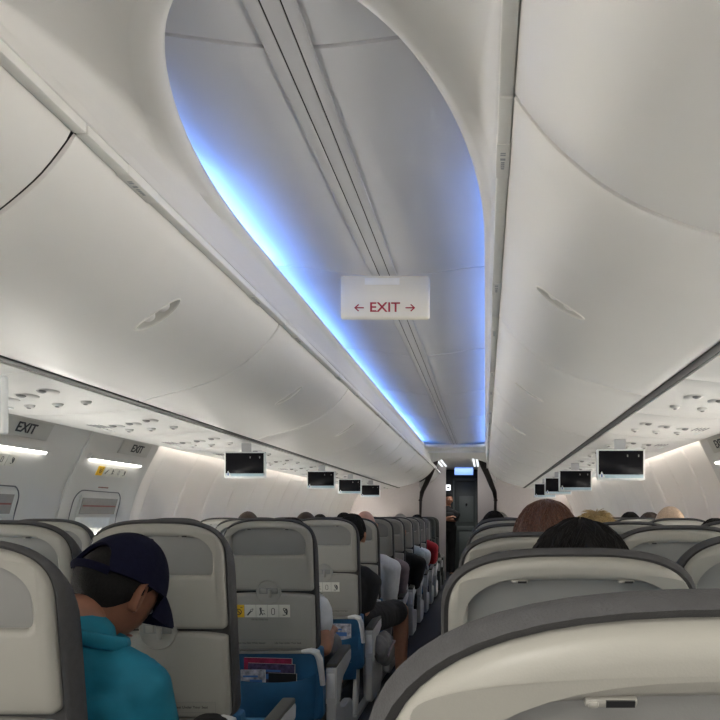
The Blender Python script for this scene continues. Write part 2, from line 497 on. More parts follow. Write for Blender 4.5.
for s, y_first in ((-1, 1.46), (1, 1.33)):
    L = BL[s]
    proto = bin_proto(s, L)
    bin_placard(proto, s, .24); bin_placard(proto, s, 1.12, False)
    y = y_first-2*L; k = 0
    nm = 'left' if s < 0 else 'right'
    while y < 11.5:
        b = proto if k == 0 else copy_tree(proto)
        b.location = (0, y, 0)
        vis = y+L > .9
        if y < 0: lab = 'white overhead bin above the %s seats, cut off by the photo edge nearest the camera' % nm if k == 1 else 'white overhead bin behind the camera above the %s seats' % nm
        else: lab = 'white curved overhead bin above the %s seats, %s full one from the camera' % (nm, ORD[k-2])
        tag(b, lab, 'overhead bin', 'overhead bins along the %s side' % nm)
        y += L; k += 1
    # dark rubber seal between the bins and the service panels
    bm = bmesh.new(); box(bm, (s*1.036, (YB+12)/2, 1.6545), (.036, 12-YB, .026), .002)
    tag(link('trim_%d' % (5 if s < 0 else 6), bm, 'dark'), kind='structure')
    bm = bmesh.new(); box(bm, (s*.446, (YB+12)/2, 1.988), (.064, 12-YB, .024), .002)  # strip added to block blue light leaking past the rail
    tag(link('trim_%d' % (14 if s < 0 else 15), bm, 'bezel'), kind='structure')
# ------------------------------------------------------------------ passenger service panels
def psu_z(a):   # a = half width
    t = (a-1.055)/(1.617-1.055); return lerp(1.636, 1.612, t)-.012*math.sin(math.pi*t)
def psu_proto(s, L):
    t = empty('service_panel')
    bm = bmesh.new()
    aa = [lerp(1.055, 1.617, i/16) for i in range(17)]
    ys = [.002, .006, L*.25, L*.5, L*.75, L-.006, L-.002]
    def z(a, y): return psu_z(a)+(.003 if (y < .005 or y > L-.005) else 0)
    top = [[(s*a, y, z(a, y)) for a in aa]+[(s*1.617, y, 1.64), (s*1.055, y, 1.655)] for y in ys]
    rings(bm, top, True, True)
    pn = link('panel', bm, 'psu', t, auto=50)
    def put(bm, a, y, r, dz=0): ell(bm, (s*a, y, psu_z(a)+dz), r, u=16, v=8)
    # three hooded reading lights, three air nozzles, call button row and speaker grille
    for i, a in enumerate((1.17, 1.27, 1.37)):
        bm = bmesh.new(); put(bm, a, L*.36+.045*i, (.036, .058, .013), .004)
        rl = link('reading_light', bm, 'psu', t)
        bm = bmesh.new(); put(bm, a, L*.36+.045*i-.030, (.018, .018, .012), -.001); link('lens', bm, 'inset', rl)
    for i, a in enumerate((1.16, 1.27, 1.38)):
        bm = bmesh.new(); put(bm, a, L*.66, (.020, .020, .014), 0)
        nz = link('air_nozzle', bm, 'psu', t)
        bm = bmesh.new(); put(bm, a, L*.66-.004, (.009, .009, .005), -.0105); link('nozzle_hole', bm, 'inset', nz)
    bm = bmesh.new()
    for i in range(4):
        for j in range(9):
            a = 1.43+.018*i; y = L*.42+.014*j
            box(bm, (s*a, y, psu_z(a)-.0004), (.006, .006, .002))
    link('speaker_grille', bm, 'groove', t, smooth=False)
    bm = bmesh.new()
    for i in range(3): put(bm, 1.49, L*.64+.035*i, (.012, .012, .006), 0)
    link('call_button', bm, 'tvwhite', t)
    return t
for s in (-1, 1):
    nm = 'left' if s < 0 else 'right'; L = .785
    p0 = psu_proto(s, L)
    y = (2.28 if s < 0 else 2.40)-4*L; k = 0
    while y < 11.6:
        p = p0 if k == 0 else copy_tree(p0)
        p.location = (0, y, 0)
        tag(p, 'white reading light panel above the %s seats, %s' % (nm, '%s ahead of the camera' % ORD[max(0, k-2)] if k >= 2 else 'behind the camera'), 'service panel', 'service panels along the %s side' % nm)
        y += L; k += 1
    # light strip in the cove between the service panels and the sidewall
    segs = [(YB+.1, 2.45), (4.52 if s < 0 else 4.24, 12.0)]
    for i, (a, b) in enumerate(segs):
        bm = bmesh.new(); box(bm, (s*1.622, (a+b)/2, 1.668), (.022, b-a, .016), .003)
        tag(link('sidewall_light', bm, M['led']), 'long white light strip in the cove above the %s sidewall, %s the exit doors' % (nm, 'behind' if i == 0 else 'ahead of'), 'light', 'sidewall cove lights')
    # cove roof
    bm = bmesh.new(); box(bm, (s*1.63, (YB+12)/2, 1.69), (.12, 12-YB, .02), .002)
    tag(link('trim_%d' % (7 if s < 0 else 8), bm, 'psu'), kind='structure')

# ------------------------------------------------------------------ overwing exits
def pictos(bm_w, bm_i, bm_y, P, w, h):
    """five pictogram tiles; P(u,v,d) maps the strip to 3-D, u 0..1 across, v 0..1 up"""
    pass
def exit_door(n, s, y0, y1, sign0, sign1, pl0, pl1, mirror=False):
    nm = 'left' if s < 0 else 'right'
    bm = bmesh.new()
    wall_patch(bm, s, y0, y1, .25, 1.635, .030, .03, ny=8, nz=22)
    d = tag(link('door_%d' % n, bm, 'exitp', auto=50), kind='structure')
    tag(d, 'grey overwing exit panel with EXIT plate and lamp in the %s sidewall, %s' % (nm, 'nearest the camera' if n in (1,3) else 'farther from the camera'))
    def on(y, z, o): return Vector((s*(wall_x(z)-o), y, z))
    # plate with the word EXIT
    bm = bmesh.new(); wall_patch(bm, s, sign0, sign1, 1.535, 1.61, .036, .006, nz=4); pl = link('exit_plate', bm, 'exitsign', d)
    yc = lerp(sign0, sign1, .55); zc = 1.572
    nx = on(yc, zc+.02, 0)-on(yc, zc-.02, 0)
    run = Vector((0, 1 if s < 0 else -1, 0)); upv = nx.normalized(); nrm = run.cross(upv)
    bm = bmesh.new()
    text_into(bm, 'EXIT', .066, basis(on(yc, zc, .038), run, upv, nrm) @ Matrix.Diagonal((1.0,1,1,1)), bold=.0012)
    link('exit_lettering', bm, 'icon', pl, smooth=False)
    # lamp in a moulded lip
    bm = bmesh.new(); wall_patch(bm, s, y0+.06, y1-.10, 1.485, 1.512, .050, .02, nz=4); link('lamp_hood', bm, 'exitp', d)
    bm = bmesh.new(); wall_patch(bm, s, y0+.09, y1-.13, 1.475, 1.489, .047, .012, nz=2); link('exit_lamp', bm, 'ledexit', d)
    # pictogram placard
    w = (pl1-pl0)/5
    bmw = bmesh.new(); bmi = bmesh.new(); bmy = bmesh.new(); syms = []
    for k in range(5):
        a = pl0+w*k+.002; b = pl0+w*(k+1)-.002
        kk = k if s < 0 else 4-k
        wall_patch(bmy if kk == 0 else bmw, s, a, b, 1.405, 1.455, .034, .004, nz=2)
        c = (a+b)/2
        zr = 1.43
        up_ = (on(c, zr+.02, 0)-on(c, zr-.02, 0)).normalized(); nn = run.cross(up_)
        mt = basis(on(c, zr, .0355), run, up_, nn)
        sym(bmi, kk, .019, mt); syms.append(bmi); bmi = bmesh.new()
    link('warning_tile', bmy, 'yellow', d); p = link('pictogram_tiles', bmw, 'plac', d)
    for q in syms: link('pictogram', q, 'icon', d, smooth=False)
    bm = bmesh.new(); ym = (y0+y1)/2-.08
    for k in range(9): wall_patch(bm, s, ym+.012*k, ym+.012*k+.009, 1.338, 1.345, .0315, .002, nz=1, ny=1)
    link('red_caption', bm, 'iconred', d, smooth=False)
    # hatch outline (rounded), window with the release handle behind a smoked cover, white pull
    hy0, hy1 = y0+.10, y1-.17
    bm = bmesh.new()
    path = []
    def hp(y, z): return on(y, z, .0305)
    r = .07
    for q in range(12): path.append(hp(hy0, .5+q*(1.32-r-.5)/11))
    for q in range(1, 7):
        a = q/6*math.pi/2; path.append(hp(hy0+r-r*math.cos(a), 1.32-r+r*math.sin(a)))
    for q in range(1, 7):
        a = q/6*math.pi/2; path.append(hp(hy1-r+r*math.sin(a), 1.32-r+r*math.cos(a)))
    for q in range(1, 12): path.append(hp(hy1, 1.32-r-q*(1.32-r-.5)/11))
    tube(bm, path, .0035, n=6); link('hatch_seam', bm, 'groove', d)
    wy0, wy1 = hy0+.075, hy1-.05
    bm = bmesh.new(); wall_patch(bm, s, wy0-.02, wy1+.02, 1.175, 1.295, .036, .008, nz=6, ny=4); link('handle_frame', bm, 'exitp', d)
    bm = bmesh.new(); wall_patch(bm, s, wy0, wy1, 1.19, 1.28, .041, .008, nz=6, ny=4); hc = link('handle_cover', bm, 'smoke', d)
    bm = bmesh.new(); wall_patch(bm, s, wy0+.01, wy1-.01, 1.232, 1.24, .043, .004, nz=1, ny=1); link('red_pull_label', bm, 'iconred', hc)
    wc = (hy0+hy1)/2
    bm = bmesh.new(); wall_patch(bm, s, wc-.125, wc+.125, .80, 1.075, .034, .012, nz=6); link('window_pane', bm, 'daylight_exit', d)  # glowing pane added to lift the light around the exits
    bm = bmesh.new(); wall_patch(bm, s, wy0-.015, wy1-.08, 1.115, 1.172, .062, .03, nz=4, ny=2); link('pull_handle', bm, 'tvwhite', d)
    return d
def sym(bm, k, r, mt, flat=.0006):
    """simple pictograms in a tile of half size r, drawn in the plane of mt"""
    def seg(x0, y0, x1, y1, w):
        d = math.hypot(x1-x0, y1-y0); a = math.atan2(y1-y0, x1-x0)
        box(bm, (0,0,0), (d*r, w*r, flat), mat4=mt @ Matrix.Translation(((x0+x1)/2*r, (y0+y1)/2*r, 0)) @ Matrix.Rotation(a, 4, 'Z'))
    def ring(cx, cy, rr, w, n=16, a0=0, a1=2*math.pi):
        for i in range(n):
            a = lerp(a0, a1, i/n); b = lerp(a0, a1, (i+1)/n)
            seg(cx+rr*math.cos(a), cy+rr*math.sin(a), cx+rr*math.cos(b), cy+rr*math.sin(b), w)
    if k == 0: ring(0, -.08, .58, .16); seg(-.4, .32, .4, -.48, .16); seg(-.8, .82, -.5, .82, .22); seg(.4, .85, .8, .85, .12)
    elif k == 1: seg(-.6, -.8, 0, -.1, .3); seg(0, -.1, .5, .1, .18); ring(.5, .45, .16, .1, 8); seg(.0, -.1, .1, .45, .12)
    elif k == 2: ring(-.2, .62, .16, .22, 8); seg(-.2, .4, -.1, -.2, .34); seg(-.1, -.2, -.45, -.8, .2); seg(-.1, -.2, .3, -.75, .2); seg(.1, .3, .6, .1, .14); seg(.4, -.3, .75, -.6, .14)
    elif k == 3: ring(0, .35, .34, .12, 10, 0, math.pi); ring(0, -.35, .34, .12, 10, math.pi, 2*math.pi); seg(-.34, .35, -.34, -.35, .12); seg(.34, .35, .34, -.35, .12)
    else: ring(.0, .45, .26, .16, 12); seg(.3, .6, .55, .2, .34); seg(.55, .2, .4, -.7, .36); seg(0, .1, .2, -.3, .26); seg(-.4, -.75, .2, -.8, .16)
exit_door(1, -1, 2.50, 3.56, 3.00, 3.40, 2.93, 3.27)
exit_door(2, -1, 3.74, 4.50, 4.06, 4.40, 3.95, 4.27)
exit_door(3, 1, 2.40, 3.20, 2.70, 3.05, 2.65, 2.95)
exit_door(4, 1, 3.36, 4.22, 3.72, 4.06, 3.62, 3.92)
for i, (s, y0, y1) in enumerate(((-1, 3.56, 3.74), (1, 3.20, 3.36), (-1, 2.42, 2.50), (1, 2.3, 2.4))):
    bm = bmesh.new(); wall_patch(bm, s, y0+.002, y1-.002, .25, 1.635, .022, .03, ny=2, nz=22)
    tag(link('trim_%d' % (9+i), bm, 'exitp'), kind='structure')

# ------------------------------------------------------------------ drop-down monitors
def monitor_proto():
    t = empty('drop_down_monitor')
    bm = bmesh.new(); box(bm, (0, .014, 0), (.252, .028, .162), .007, seg=3); link('frame', bm, 'tvwhite', t)
    bm = bmesh.new(); box(bm, (0, -.0012, .0105), (.232, .003, .124), .0008); sn = link('screen', bm, 'screen', t)
    bm = bmesh.new(); box(bm, (0, -.001, -.061), (.232, .0026, .018), .0008); br = link('lower_bar', bm, 'tvbar', t)
    bm = bmesh.new()
    for x in (.034, .092): box(bm, (x, -.003, .046), (.006, .0008, .012))
    link('indicator_marks', bm, 'inset', sn, smooth=False)
    bm = bmesh.new(); poly_prism(bm, [(-.113,-.0034,-.068),(-.081,-.0034,-.068),(-.101,-.0034,-.036)], (0,.002,0)); bd = link('corner_badge', bm, 'tvwhite', t, smooth=False)
    bm = bmesh.new(); box(bm, (-.100,-.0038,-.058), (.007,.0008,.014)); box(bm, (-.100,-.0038,-.049), (.004,.0008,.005)); link('badge_figure', bm, 'iconblue', bd, smooth=False)
    bm = bmesh.new(); box(bm, (0,.030,.105), (.06,.008,.06), .003); link('hinge_arm', bm, 'arm', t)
    return t
mp = monitor_proto()
TVS = [(-1, 2.0, 1.49), (-1, 4.39, 1.4915), (-1, 6.43, 1.502), (-1, 7.8, 1.50), (-1, 9.2, 1.50),
       (1, 3.75, 1.4475), (1, 5.45, 1.448), (1, 6.75, 1.46), (1, 8.2, 1.47)]
for i, (s, y, z) in enumerate(TVS):
    o = mp if i == 0 else copy_tree(mp)
    o.location = (-1.075 if s < 0 else (1.098 if y < 4 else 1.075), y, z)
    n = i if s < 0 else i-5
    tag(o, 'small black-screened monitor hanging over the %s seats, %s from the camera' % (('left','right')[s > 0], ORD[n]), 'monitor', 'drop-down monitors')
    if z < 1.47:
        pass

# ------------------------------------------------------------------ seats
LB = .722
def outline(a, top, bot, b=.12, p=3.0, rb=.03, nt=28, nb=6, arch=0.0):
    """closed outline (x,v): rounded top, small bottom corners"""
    pts = []
    for i in range(nt+1):
        th = math.pi-math.pi*i/nt
        c, s_ = math.cos(th), math.sin(th)
        x = a*math.copysign(abs(c)**(2/p), c); v = top-b+b*abs(s_)**(2/p)-arch*(x/a)**2
        pts.append((x, v))
    for i in range(nb+1):
        th = -math.pi/2*i/nb
        pts.append((a-rb+rb*math.cos(th), bot+rb+rb*math.sin(th)))
    for i in range(nb+1):
        th = -math.pi/2-math.pi/2*i/nb
        pts.append((-a+rb+rb*math.cos(th), bot+rb+rb*math.sin(th)))
    return pts
def flare(x, v): return x*(1+.045*(1-max(0, v)/LB))
def lay(pts, y, curve=.0): return [(flare(x, v), y+curve*(x/.2)**2, v) for x, v in pts]
def back_part(o): o.location = (0,0,.45); return o
def seat_proto(side, dark=False):
    """side: -1 / +1 = armrest with end panel on that side (the aisle), 0 = inner seat. Origin on the floor below the back hinge, facing +Y"""
    t = empty('airline_seat')
    sh, tr, ins = ('darkshell',)*3 if dark else ('shell','tray','inset')
    backs = []
    # charcoal cover wrapped round the edges
    bm = bmesh.new()
    O = lambda d, e=0, bt=.15: outline(.197-d, LB-d-e, bt+d, b=.12)
    rings(bm, [lay(O(.012), .010), lay(O(.005), .004), lay(O(.0015), .009), lay(O(0), .018), lay(O(0,.010), .034), lay(O(.001,.026), .052), lay(O(.004,.044), .066), lay(O(.012,.055), .072)], True, True)
    backs.append(link('edge_cover', bm, 'cover' if not dark else 'darkshell', t, auto=50))
    # front cushion
    bm = bmesh.new()
    rings(bm, [lay(O(.026,.060,.02), .066), lay(O(.020,.056,.02), .074), lay(O(.022,.062,.02), .092), lay(O(.032,.07,.02), .108), lay(O(.046,.08,.02), .116), lay(O(.07,.09,.02), .118)], True, True)
    backs.append(link('back_cushion', bm, 'bluec' if not dark else 'darkshell', t, auto=60))
    # upper shell with the inset panel
    top = LB-.011
    CV = 0.0
    bm = bmesh.new()
    A = lambda d: outline(.185-d, top-d, .414+d, b=.105, rb=.014)
    H = lambda d: outline(.155-d, LB-.044-d, LB-.156+d, b=.022, p=5.0, rb=.018, arch=.008)
    rings(bm, [lay(A(0), .014, CV), lay(A(0), -.004, CV), lay(A(.004), -.010, CV), lay(A(.012), -.0125, CV), lay(A(.022), -.013, CV), lay(H(-.014), -.013, CV), lay(H(-.006), -.012, CV), lay(H(-.001), -.007, CV), lay(H(0), .008, CV)])
    backs.append(link('upper_shell', bm, sh, t, auto=45))
    bm = bmesh.new()
    rings(bm, [lay(H(-.002), .0075, CV), lay(H(.003), .0060, CV)], False, True)
    hp = link('inset_panel', bm, ins, t, auto=60); backs.append(hp)
    # two coat clips at the inset's upper edge
    for x in (-.079, .079):
        bm = bmesh.new(); box(bm, (x, -.006, LB-.045), (.024, .013, .0045), .0015); box(bm, (x-.008, -.011, LB-.0455), (.005, .005, .004), .0015)
        c = link('coat_clip', bm, 'tray', t); backs.append(c)
        bm = bmesh.new(); box(bm, (x+.004, -.0123, LB-.045), (.013, .002, .0032)); sl = link('clip_slot', bm, 'black', c, smooth=False)
    # tray table
    bm = bmesh.new()
    T = lambda d: outline(.186-d, .407-d, .158+d, b=.016, p=2.2, rb=.016)
    rings(bm, [lay(T(0), .012, CV), lay(T(0), -.004, CV), lay(T(.004), -.0105, CV), lay(T(.011), -.0135, CV), lay(T(.0125), -.014, CV)], False, True)
    tt = link('tray_table', bm, tr, t, auto=45); backs.append(tt)
    # latch: round dish across the seam, slot and turn button
    def disc(bm, cx, cv, r0, r1, y0, y1, n=28, cap=True):
        P = lambda r, y: [(cx+r*math.cos(2*math.pi*i/n), y, cv+r*math.sin(2*math.pi*i/n)) for i in range(n)]
        rings(bm, [P(r0, y0), P(r1, y1)], False, cap)
    bm = bmesh.new()
    n = 32; P = lambda r, y: [(r*math.cos(2*math.pi*i/n), y, .410+r*math.sin(2*math.pi*i/n)) for i in range(n)]
    rings(bm, [P(.054, -.012), P(.050, -.0165), P(.046, -.0155), P(.042, -.0145), P(.02, -.0145)], False, True)
    ld = link('latch_dish', bm, tr, t); backs.append(ld)
    bm = bmesh.new(); box(bm, (0, -.0152, .4165), (.078, .003, .026), .001); link('latch_slot', bm, 'inset' if not dark else 'black', ld)
    bm = bmesh.new(); box(bm, (-.021, -.0165, .417), (.024, .004, .020), .002); box(bm, (.006, -.020, .406), (.014, .010, .038), .004); link('turn_button', bm, 'tray' if not dark else 'black', ld)
    if not dark:
        # instruction tiles and captions
        bw = bmesh.new(); by = bmesh.new()
        z0 = .330
        for k in range(5):
            x = -.128+.0485*k
            box(by if k == 0 else bw, (x, -.0148, z0), (.0465, .0012, .054))
            bi = bmesh.new(); sym(bi, k, .020, basis((x, -.0158, z0-.002), (1,0,0), (0,0,1), (0,-1,0))); link('pictogram', bi, 'icon', tt, smooth=False)
        link('warning_tile', by, 'yellow', tt, smooth=False); pt = link('pictogram_tiles', bw, 'plac', tt, smooth=False)
        rot = basis((0,0,0), (1,0,0), (0,0,1), (0,-1,0))
        bm = bmesh.new()
        text_into(bm, 'IN CASE OF EMERGENCY'[:0] or 'Life Vest Under Seat', .0085, Matrix.Translation((-.04,-.0148,.293)) @ rot, .0004)
        text_into(bm, 'Use Seat Bottom Cushion'[:0] or 'Fasten Seat Belt While Seated', .0105, Matrix.Translation((-.083,-.0148,.192)) @ rot, .0004)
        text_into(bm, 'Life Vest Under Your Seat', .0105, Matrix.Translation((.077,-.0148,.192)) @ rot, .0004)
        link('captions', bm, 'icon', tt, smooth=False)
        bm = bmesh.new()
        for (cx, cz, w, h) in ((0, .207, .310, .0012), (0, .177, .310, .0012), (.155, .192, .0012, .031), (-.155, .192, .0012, .031)):
            box(bm, (cx, -.0146, cz), (w, .0012, h))
        link('caption_border', bm, 'inset', tt, smooth=False)
    # light lower edge strip of the back
    bm = bmesh.new(); box(bm, (0, .002, .149), (.368, .022, .014), .005); backs.append(link('lower_strip', bm, sh, t))
    # blue lower back
    bm = bmesh.new(); S_ = lambda d: outline(.205-d, .17, -.16+d, b=.02, rb=.03)
    rings(bm, [lay(S_(.01), .012), lay(S_(0), .022), lay(S_(0), .06)], True, True)
    backs.append(link('lower_back', bm, 'blue' if not dark else 'darkshell', t))
    # literature pocket: bulging, gathered at the bottom
    bm = bmesh.new()
    rr = []
    for i in range(13):
        u = i/12; v = lerp(.032, -.215, u)
        bulge = .040*math.sin(math.pi*min(1, .25+u*.75))**.8+.012
        hwid = .188-.02*u
        row = []
        for j in range(21):
            w = -1+2*j/20
            f = (1-abs(w)**3.0)
            sag = -.008*(1-w*w)*(1-u)**2
            row.append((hwid*w, .012-bulge*f, v+sag+(.02*abs(w)**6 if u == 0 else 0)))
        rr.append(row)
    rings(bm, rr, closed=False)
    rr2 = [[(x, y+.006, z-.001) for x, y, z in r] for r in rr]
    rings(bm, rr2, closed=False)
    rings(bm, [rr[0], rr2[0]], closed=False)
    pk = link('literature_pocket', bm, 'blue' if not dark else 'darkshell', t, auto=70); backs.append(pk)
    # recline brackets
    for sx in (-1, 1):
        bm = bmesh.new()
        tube(bm, [(sx*.135,-.006,.154),(sx*.175,-.012,.158),(sx*.198,-.014,.150),(sx*.209,-.010,.120),(sx*.213,.004,.06),(sx*.214,.02,.0)], [.010,.014,.016,.015,.013,.012], n=10)
        backs.append(link('recline_bracket', bm, 'silver' if not dark else 'darkshell', t))
    for b in backs: back_part(b)
    # seat cushion
    bm = bmesh.new(); box(bm, (0, .30, .405), (.42, .48, .11), .035, seg=4); link('seat_cushion', bm, 'bluec' if not dark else 'darkshell', t)
    bm = bmesh.new(); box(bm, (0, .28, .325), (.41, .44, .05), .01); link('seat_pan', bm, 'black', t)
    # legs
    for sx in (-.16, .16):
        bm = bmesh.new(); tube(bm, [(sx,.12,.31),(sx,.05,.03)], .018, n=8); tube(bm, [(sx,.42,.31),(sx,.46,.03)], .018, n=8); box(bm, (sx,.25,.015), (.04,.48,.03), .006)
        link('leg', bm, 'arm', t)
    # armrest(s)
    def armrest(sx, panel):
        xx = sx*(.205+.030)
        bm = bmesh.new()
        prof = [(.085,.345),(.085,.500),(.098,.512),(.30,.530),(.43,.536),(.44,.525),(.435,.480),(.36,.462),(.24,.445),(.185,.40),(.175,.345)]
        w = .024 if panel else .018
        a0 = [(xx-w*sx, y, z) for y, z in prof]; a1 = [(xx+w*sx, y, z) for y, z in prof]
        rings(bm, [a0, a1], True, True)
        bmesh.ops.bevel(bm, geom=[e for e in bm.edges], offset=.005, segments=2, affect='EDGES')
        ar = link('armrest', bm, 'arm' if not dark else 'darkshell', t)
        bm = bmesh.new(); box(bm, (xx, .265, .5285), (w*2-.002, .345, .022), .007, mat4=None)
        for v in bm.verts: v.co.z += (v.co.y-.265)*.07
        pd = link('armrest_pad', bm, 'pad', ar)
        if panel:
            bm = bmesh.new(); box(bm, (xx, .0835, .43), (.034, .004, .11), .0015); link('end_cap', bm, 'silver', ar)
            bm = bmesh.new()
            prof = [(.080,.10),(.080,.352),(.175,.352),(.20,.30),(.30,.275),(.46,.285),(.50,.26),(.51,.20),(.47,.12),(.40,.085),(.12,.085)]
            rings(bm, [[(xx-.020*sx, y, z) for y, z in prof], [(xx+.020*sx, y, z) for y, z in prof]], True, True)
            bmesh.ops.bevel(bm, geom=[e for e in bm.edges], offset=.006, segments=2, affect='EDGES')
            link('side_panel', bm, 'arm' if not dark else 'darkshell', t)
    if side: armrest(side, True)
    else: armrest(1, False)
    return t
protos = {}
BACKNAMES = ('edge_cover','back_cushion','upper_shell','inset_panel','coat_clip','tray_table','latch_dish','lower_strip','lower_back','literature_pocket','recline_bracket')
nseat = 0
def seat(side, x, ytop, rec, label, group, dark=False, zs=1.0, xs=1.0, plain=False):
    k = (side, dark)
    first = k not in protos
    if first: protos[k] = seat_proto(side, dark); t = protos[k]
    else: t = copy_tree(protos[k])
    t.location = (x, ytop+LB*math.sin(R(rec)), 0)
    for c in t.children:
        if c.name.split('.')[0] in BACKNAMES: c.rotation_euler = (R(rec), 0, 0)
    t.scale = (xs, 1, zs)
    if plain:
        for c in [q for ch in t.children for q in ch.children if q.name.split('.')[0] in ('warning_tile','pictogram_tiles','pictogram')]:
            bpy.data.objects.remove(c)
    tag(t, label, 'airline seat', group)
    return t
XA, XM, XW = -.525, -.945, -1.375          # left block columns (world x)
AR, MR, WR = .526, .935, 1.36                # right block columns
LROWS = [(1.20,6),(2.0,5),(3.03,5),(4.065,5)]+[(4.845+.785*k,5) for k in range(7)]
for i, (y, rc) in enumerate(LROWS):
    nm = ORD[i]
    g = 'grey seats left of the aisle'
    desc = ['grey aisle seat at the left photo edge, behind the man in the navy cap',
            'grey aisle seat back directly in front of the man in the navy cap',
            'grey aisle seat back with yellow warning tile and magazines in its blue pocket'][i] if i < 3 else 'grey aisle seat left of the aisle, in the %s row from the camera' % nm
    seat(1, XA, y, rc, desc, g, zs=.977 if i == 0 else 1.0, plain=(i == 1))
    seat(0, XM, y-.02 if i else 1.05, 7 if i else 12, 'grey middle seat left of the aisle, in the %s row from the camera' % nm, g)
    seat(0, XW, (2.87 if i == 2 else y) if i else 1.05, 6, 'grey window seat left of the aisle, in the %s row from the camera' % nm, g)
for i, y in enumerate((10.4, 11.2)):
    for j, x in enumerate((XA, XM, XW)):
        seat(1 if j == 0 else 0, x, y, 4, 'dark leather %s seat left of the aisle, %s row of dark seats' % (('aisle','middle','window')[j], ORD[i]), 'dark seats near the curtain', True)
RROWS = [(.33,16,.42,14),(1.11,21,1.30,15),(1.89,19,2.0,14),(2.67,14,2.72,12),(3.6,7,3.6,7),(4.5,6,4.5,6)]+[(5.3+.785*k,5,5.3+.785*k,5) for k in range(6)]
for i, (y, rc, ym, rm) in enumerate(RROWS):
    nm = ORD[i]; g = 'grey seats right of the aisle'
    desc = 'large grey aisle seat back with charcoal edge, nearest the camera at lower right' if i == 0 else 'grey aisle seat right of the aisle, in the %s row from the camera' % nm
    seat(-1, AR+(.003 if i == 0 else 0), y, rc, desc, g, zs=.9968 if i == 0 else 1.0, xs=1.025 if i == 0 else 1.045)
    seat(0, MR, ym, rm, 'grey middle seat right of the aisle, in the %s row from the camera' % nm, g)
    seat(0, WR, ym, rm-2, 'grey window seat right of the aisle, in the %s row from the camera' % nm, g)

# ------------------------------------------------------------------ magazines in the seat pockets
def magazine(name, loc, w, h, th, m, label, tilt=0, cat='magazine', lines=True):
    t = empty(name, loc, 0, label, cat, 'reading matter in seat pockets')
    t.rotation_euler = (R(5), R(tilt), 0)
    bm = bmesh.new(); box(bm, (0,0,h/2), (w, th, h), .001); link('cover', bm, m, t, smooth=False)
    bm = bmesh.new(); box(bm, (0.001, 0, h/2), (w+.001, th*.6, h+.001), .0004); link('pages', bm, 'plac', t, smooth=False)
    if lines:
        bm = bmesh.new(); box(bm, (-.1*w, -th/2-.0004, h*.86), (w*.6, .0006, h*.04)); box(bm, (.12*w, -th/2-.0004, h*.74), (w*.5, .0006, h*.10)); link('cover_print', bm, 'iconblue', t, smooth=False)
yb = 3.03+.063
magazine('magazine', (XA-.02, yb+.010, .345), .205, .228, .006, 'magred', 'red-edged magazine at the back of the seat pocket behind the blue flap', 1.5)
magazine('magazine', (XA-.005, yb+.002, .335), .20, .215, .005, 'magpur', 'purple patterned magazine in front of the red one in the seat pocket', 2)
magazine('booklet', (XA-.075, yb-.005, .325), .105, .200, .004, 'magcov', 'pale booklet with blue print standing left in the seat pocket', 0, 'booklet')
magazine('safety_card', (XA+.045, yb-.006, .325), .12, .185, .002, 'black', 'black card standing right of the pale booklet in the seat pocket', 2, 'card', False)
magazine('magazine', (XA+.06, 4.065+.066, .34), .17, .225, .006, 'magcov', 'pale magazine in the pocket of the next seat ahead, beside the bare forearm', 1)

# ------------------------------------------------------------------ people
def sphdir(th, ph): return Vector((math.cos(ph)*math.cos(th), math.cos(ph)*math.sin(th), math.sin(ph)))
def head_pt(d):
    """head surface for direction d: face looks to +Y. width .154 depth .195 height .23"""
    x, y, z = d
    p = Vector((x*.077, y*.097, z*.115))
    # jaw and nape
    if p.z < 0:
        k = min(1, -p.z/.115)
        p.x *= 1-.30*k**1.4
        if p.y > 0: p.y *= 1-.06*k
        else: p.y *= 1-.42*k**.9
        if p.y > 0: p.z *= 1.04
    if p.z > .02 and p.y > 0: p.y *= 1-.05*(p.z/.115)
    def g(cx, cz, sx, sz): return math.exp(-((p.x-cx)/sx)**2-((p.z-cz)/sz)**2) if p.y > .03 else 0
    p.y += .020*g(0, -.022, .011, .016)+.010*g(0, -.004, .008, .018)      # nose
    p.y += .005*g(0, .026, .045, .010)                                     # brow
    p.y -= .009*g(-.031, .006, .014, .010)+.009*g(.031, .006, .014, .010)   # sockets
    p.y += .006*g(0, -.058, .020, .007)+.007*g(0, -.095, .022, .016)        # lips, chin
    p.y -= .003*g(0, -.076, .022, .006)
    return p
def add_head(bm, mt, nu=36, nv=26):
    t = bmesh.new()
    rs = []
    for j in range(1, nv):
        ph = -math.pi/2+math.pi*j/nv
        rs.append([head_pt(sphdir(2*math.pi*i/nu, ph)) for i in range(nu)])
    rings(t, rs, True, True)
    # eyes, lips
    for sx in (-1, 1):
        ell(t, (sx*.031, .079, .006), (.0125,.0125,.009), u=12, v=8, mi=1)
        ell(t, (sx*.031, .0895, .006), (.0050,.0030,.0055), u=10, v=6, mi=2)
    ell(t, (0, .0935, -.0555), (.021,.006,.004), u=12, v=6, mi=3); ell(t, (0, .0925, -.0635), (.018,.006,.0045), u=12, v=6, mi=3)
    # ears: dished oval with a rolled rim and a lobe
    for sx in (-1, 1):
        rr = []
        for (r, h) in ((1.0,.0),(1.04,.006),(.96,.012),(.80,.010),(.62,.003),(.35,.001),(.12,.004)):
            row = []
            for i in range(20):
                a = 2*math.pi*i/20
                ly = r*.0185*math.cos(a)*(1.0 if math.sin(a) > 0 else .78); lz = r*.033*math.sin(a)
                row.append(Vector((sx*(.072+h*1.2-ly*.55+.004), -.010+ly*.95-lz*.15, -.008+lz)))
            rr.append(row)
        rings(t, [[Vector((sx*.066, q.y*.9, q.z*.9)) for q in rr[0]]]+rr, False, True)
    bmesh.ops.recalc_face_normals(t, faces=t.faces[:])
    bmesh.ops.transform(t, matrix=mt, verts=t.verts)
    merge(bm, t)
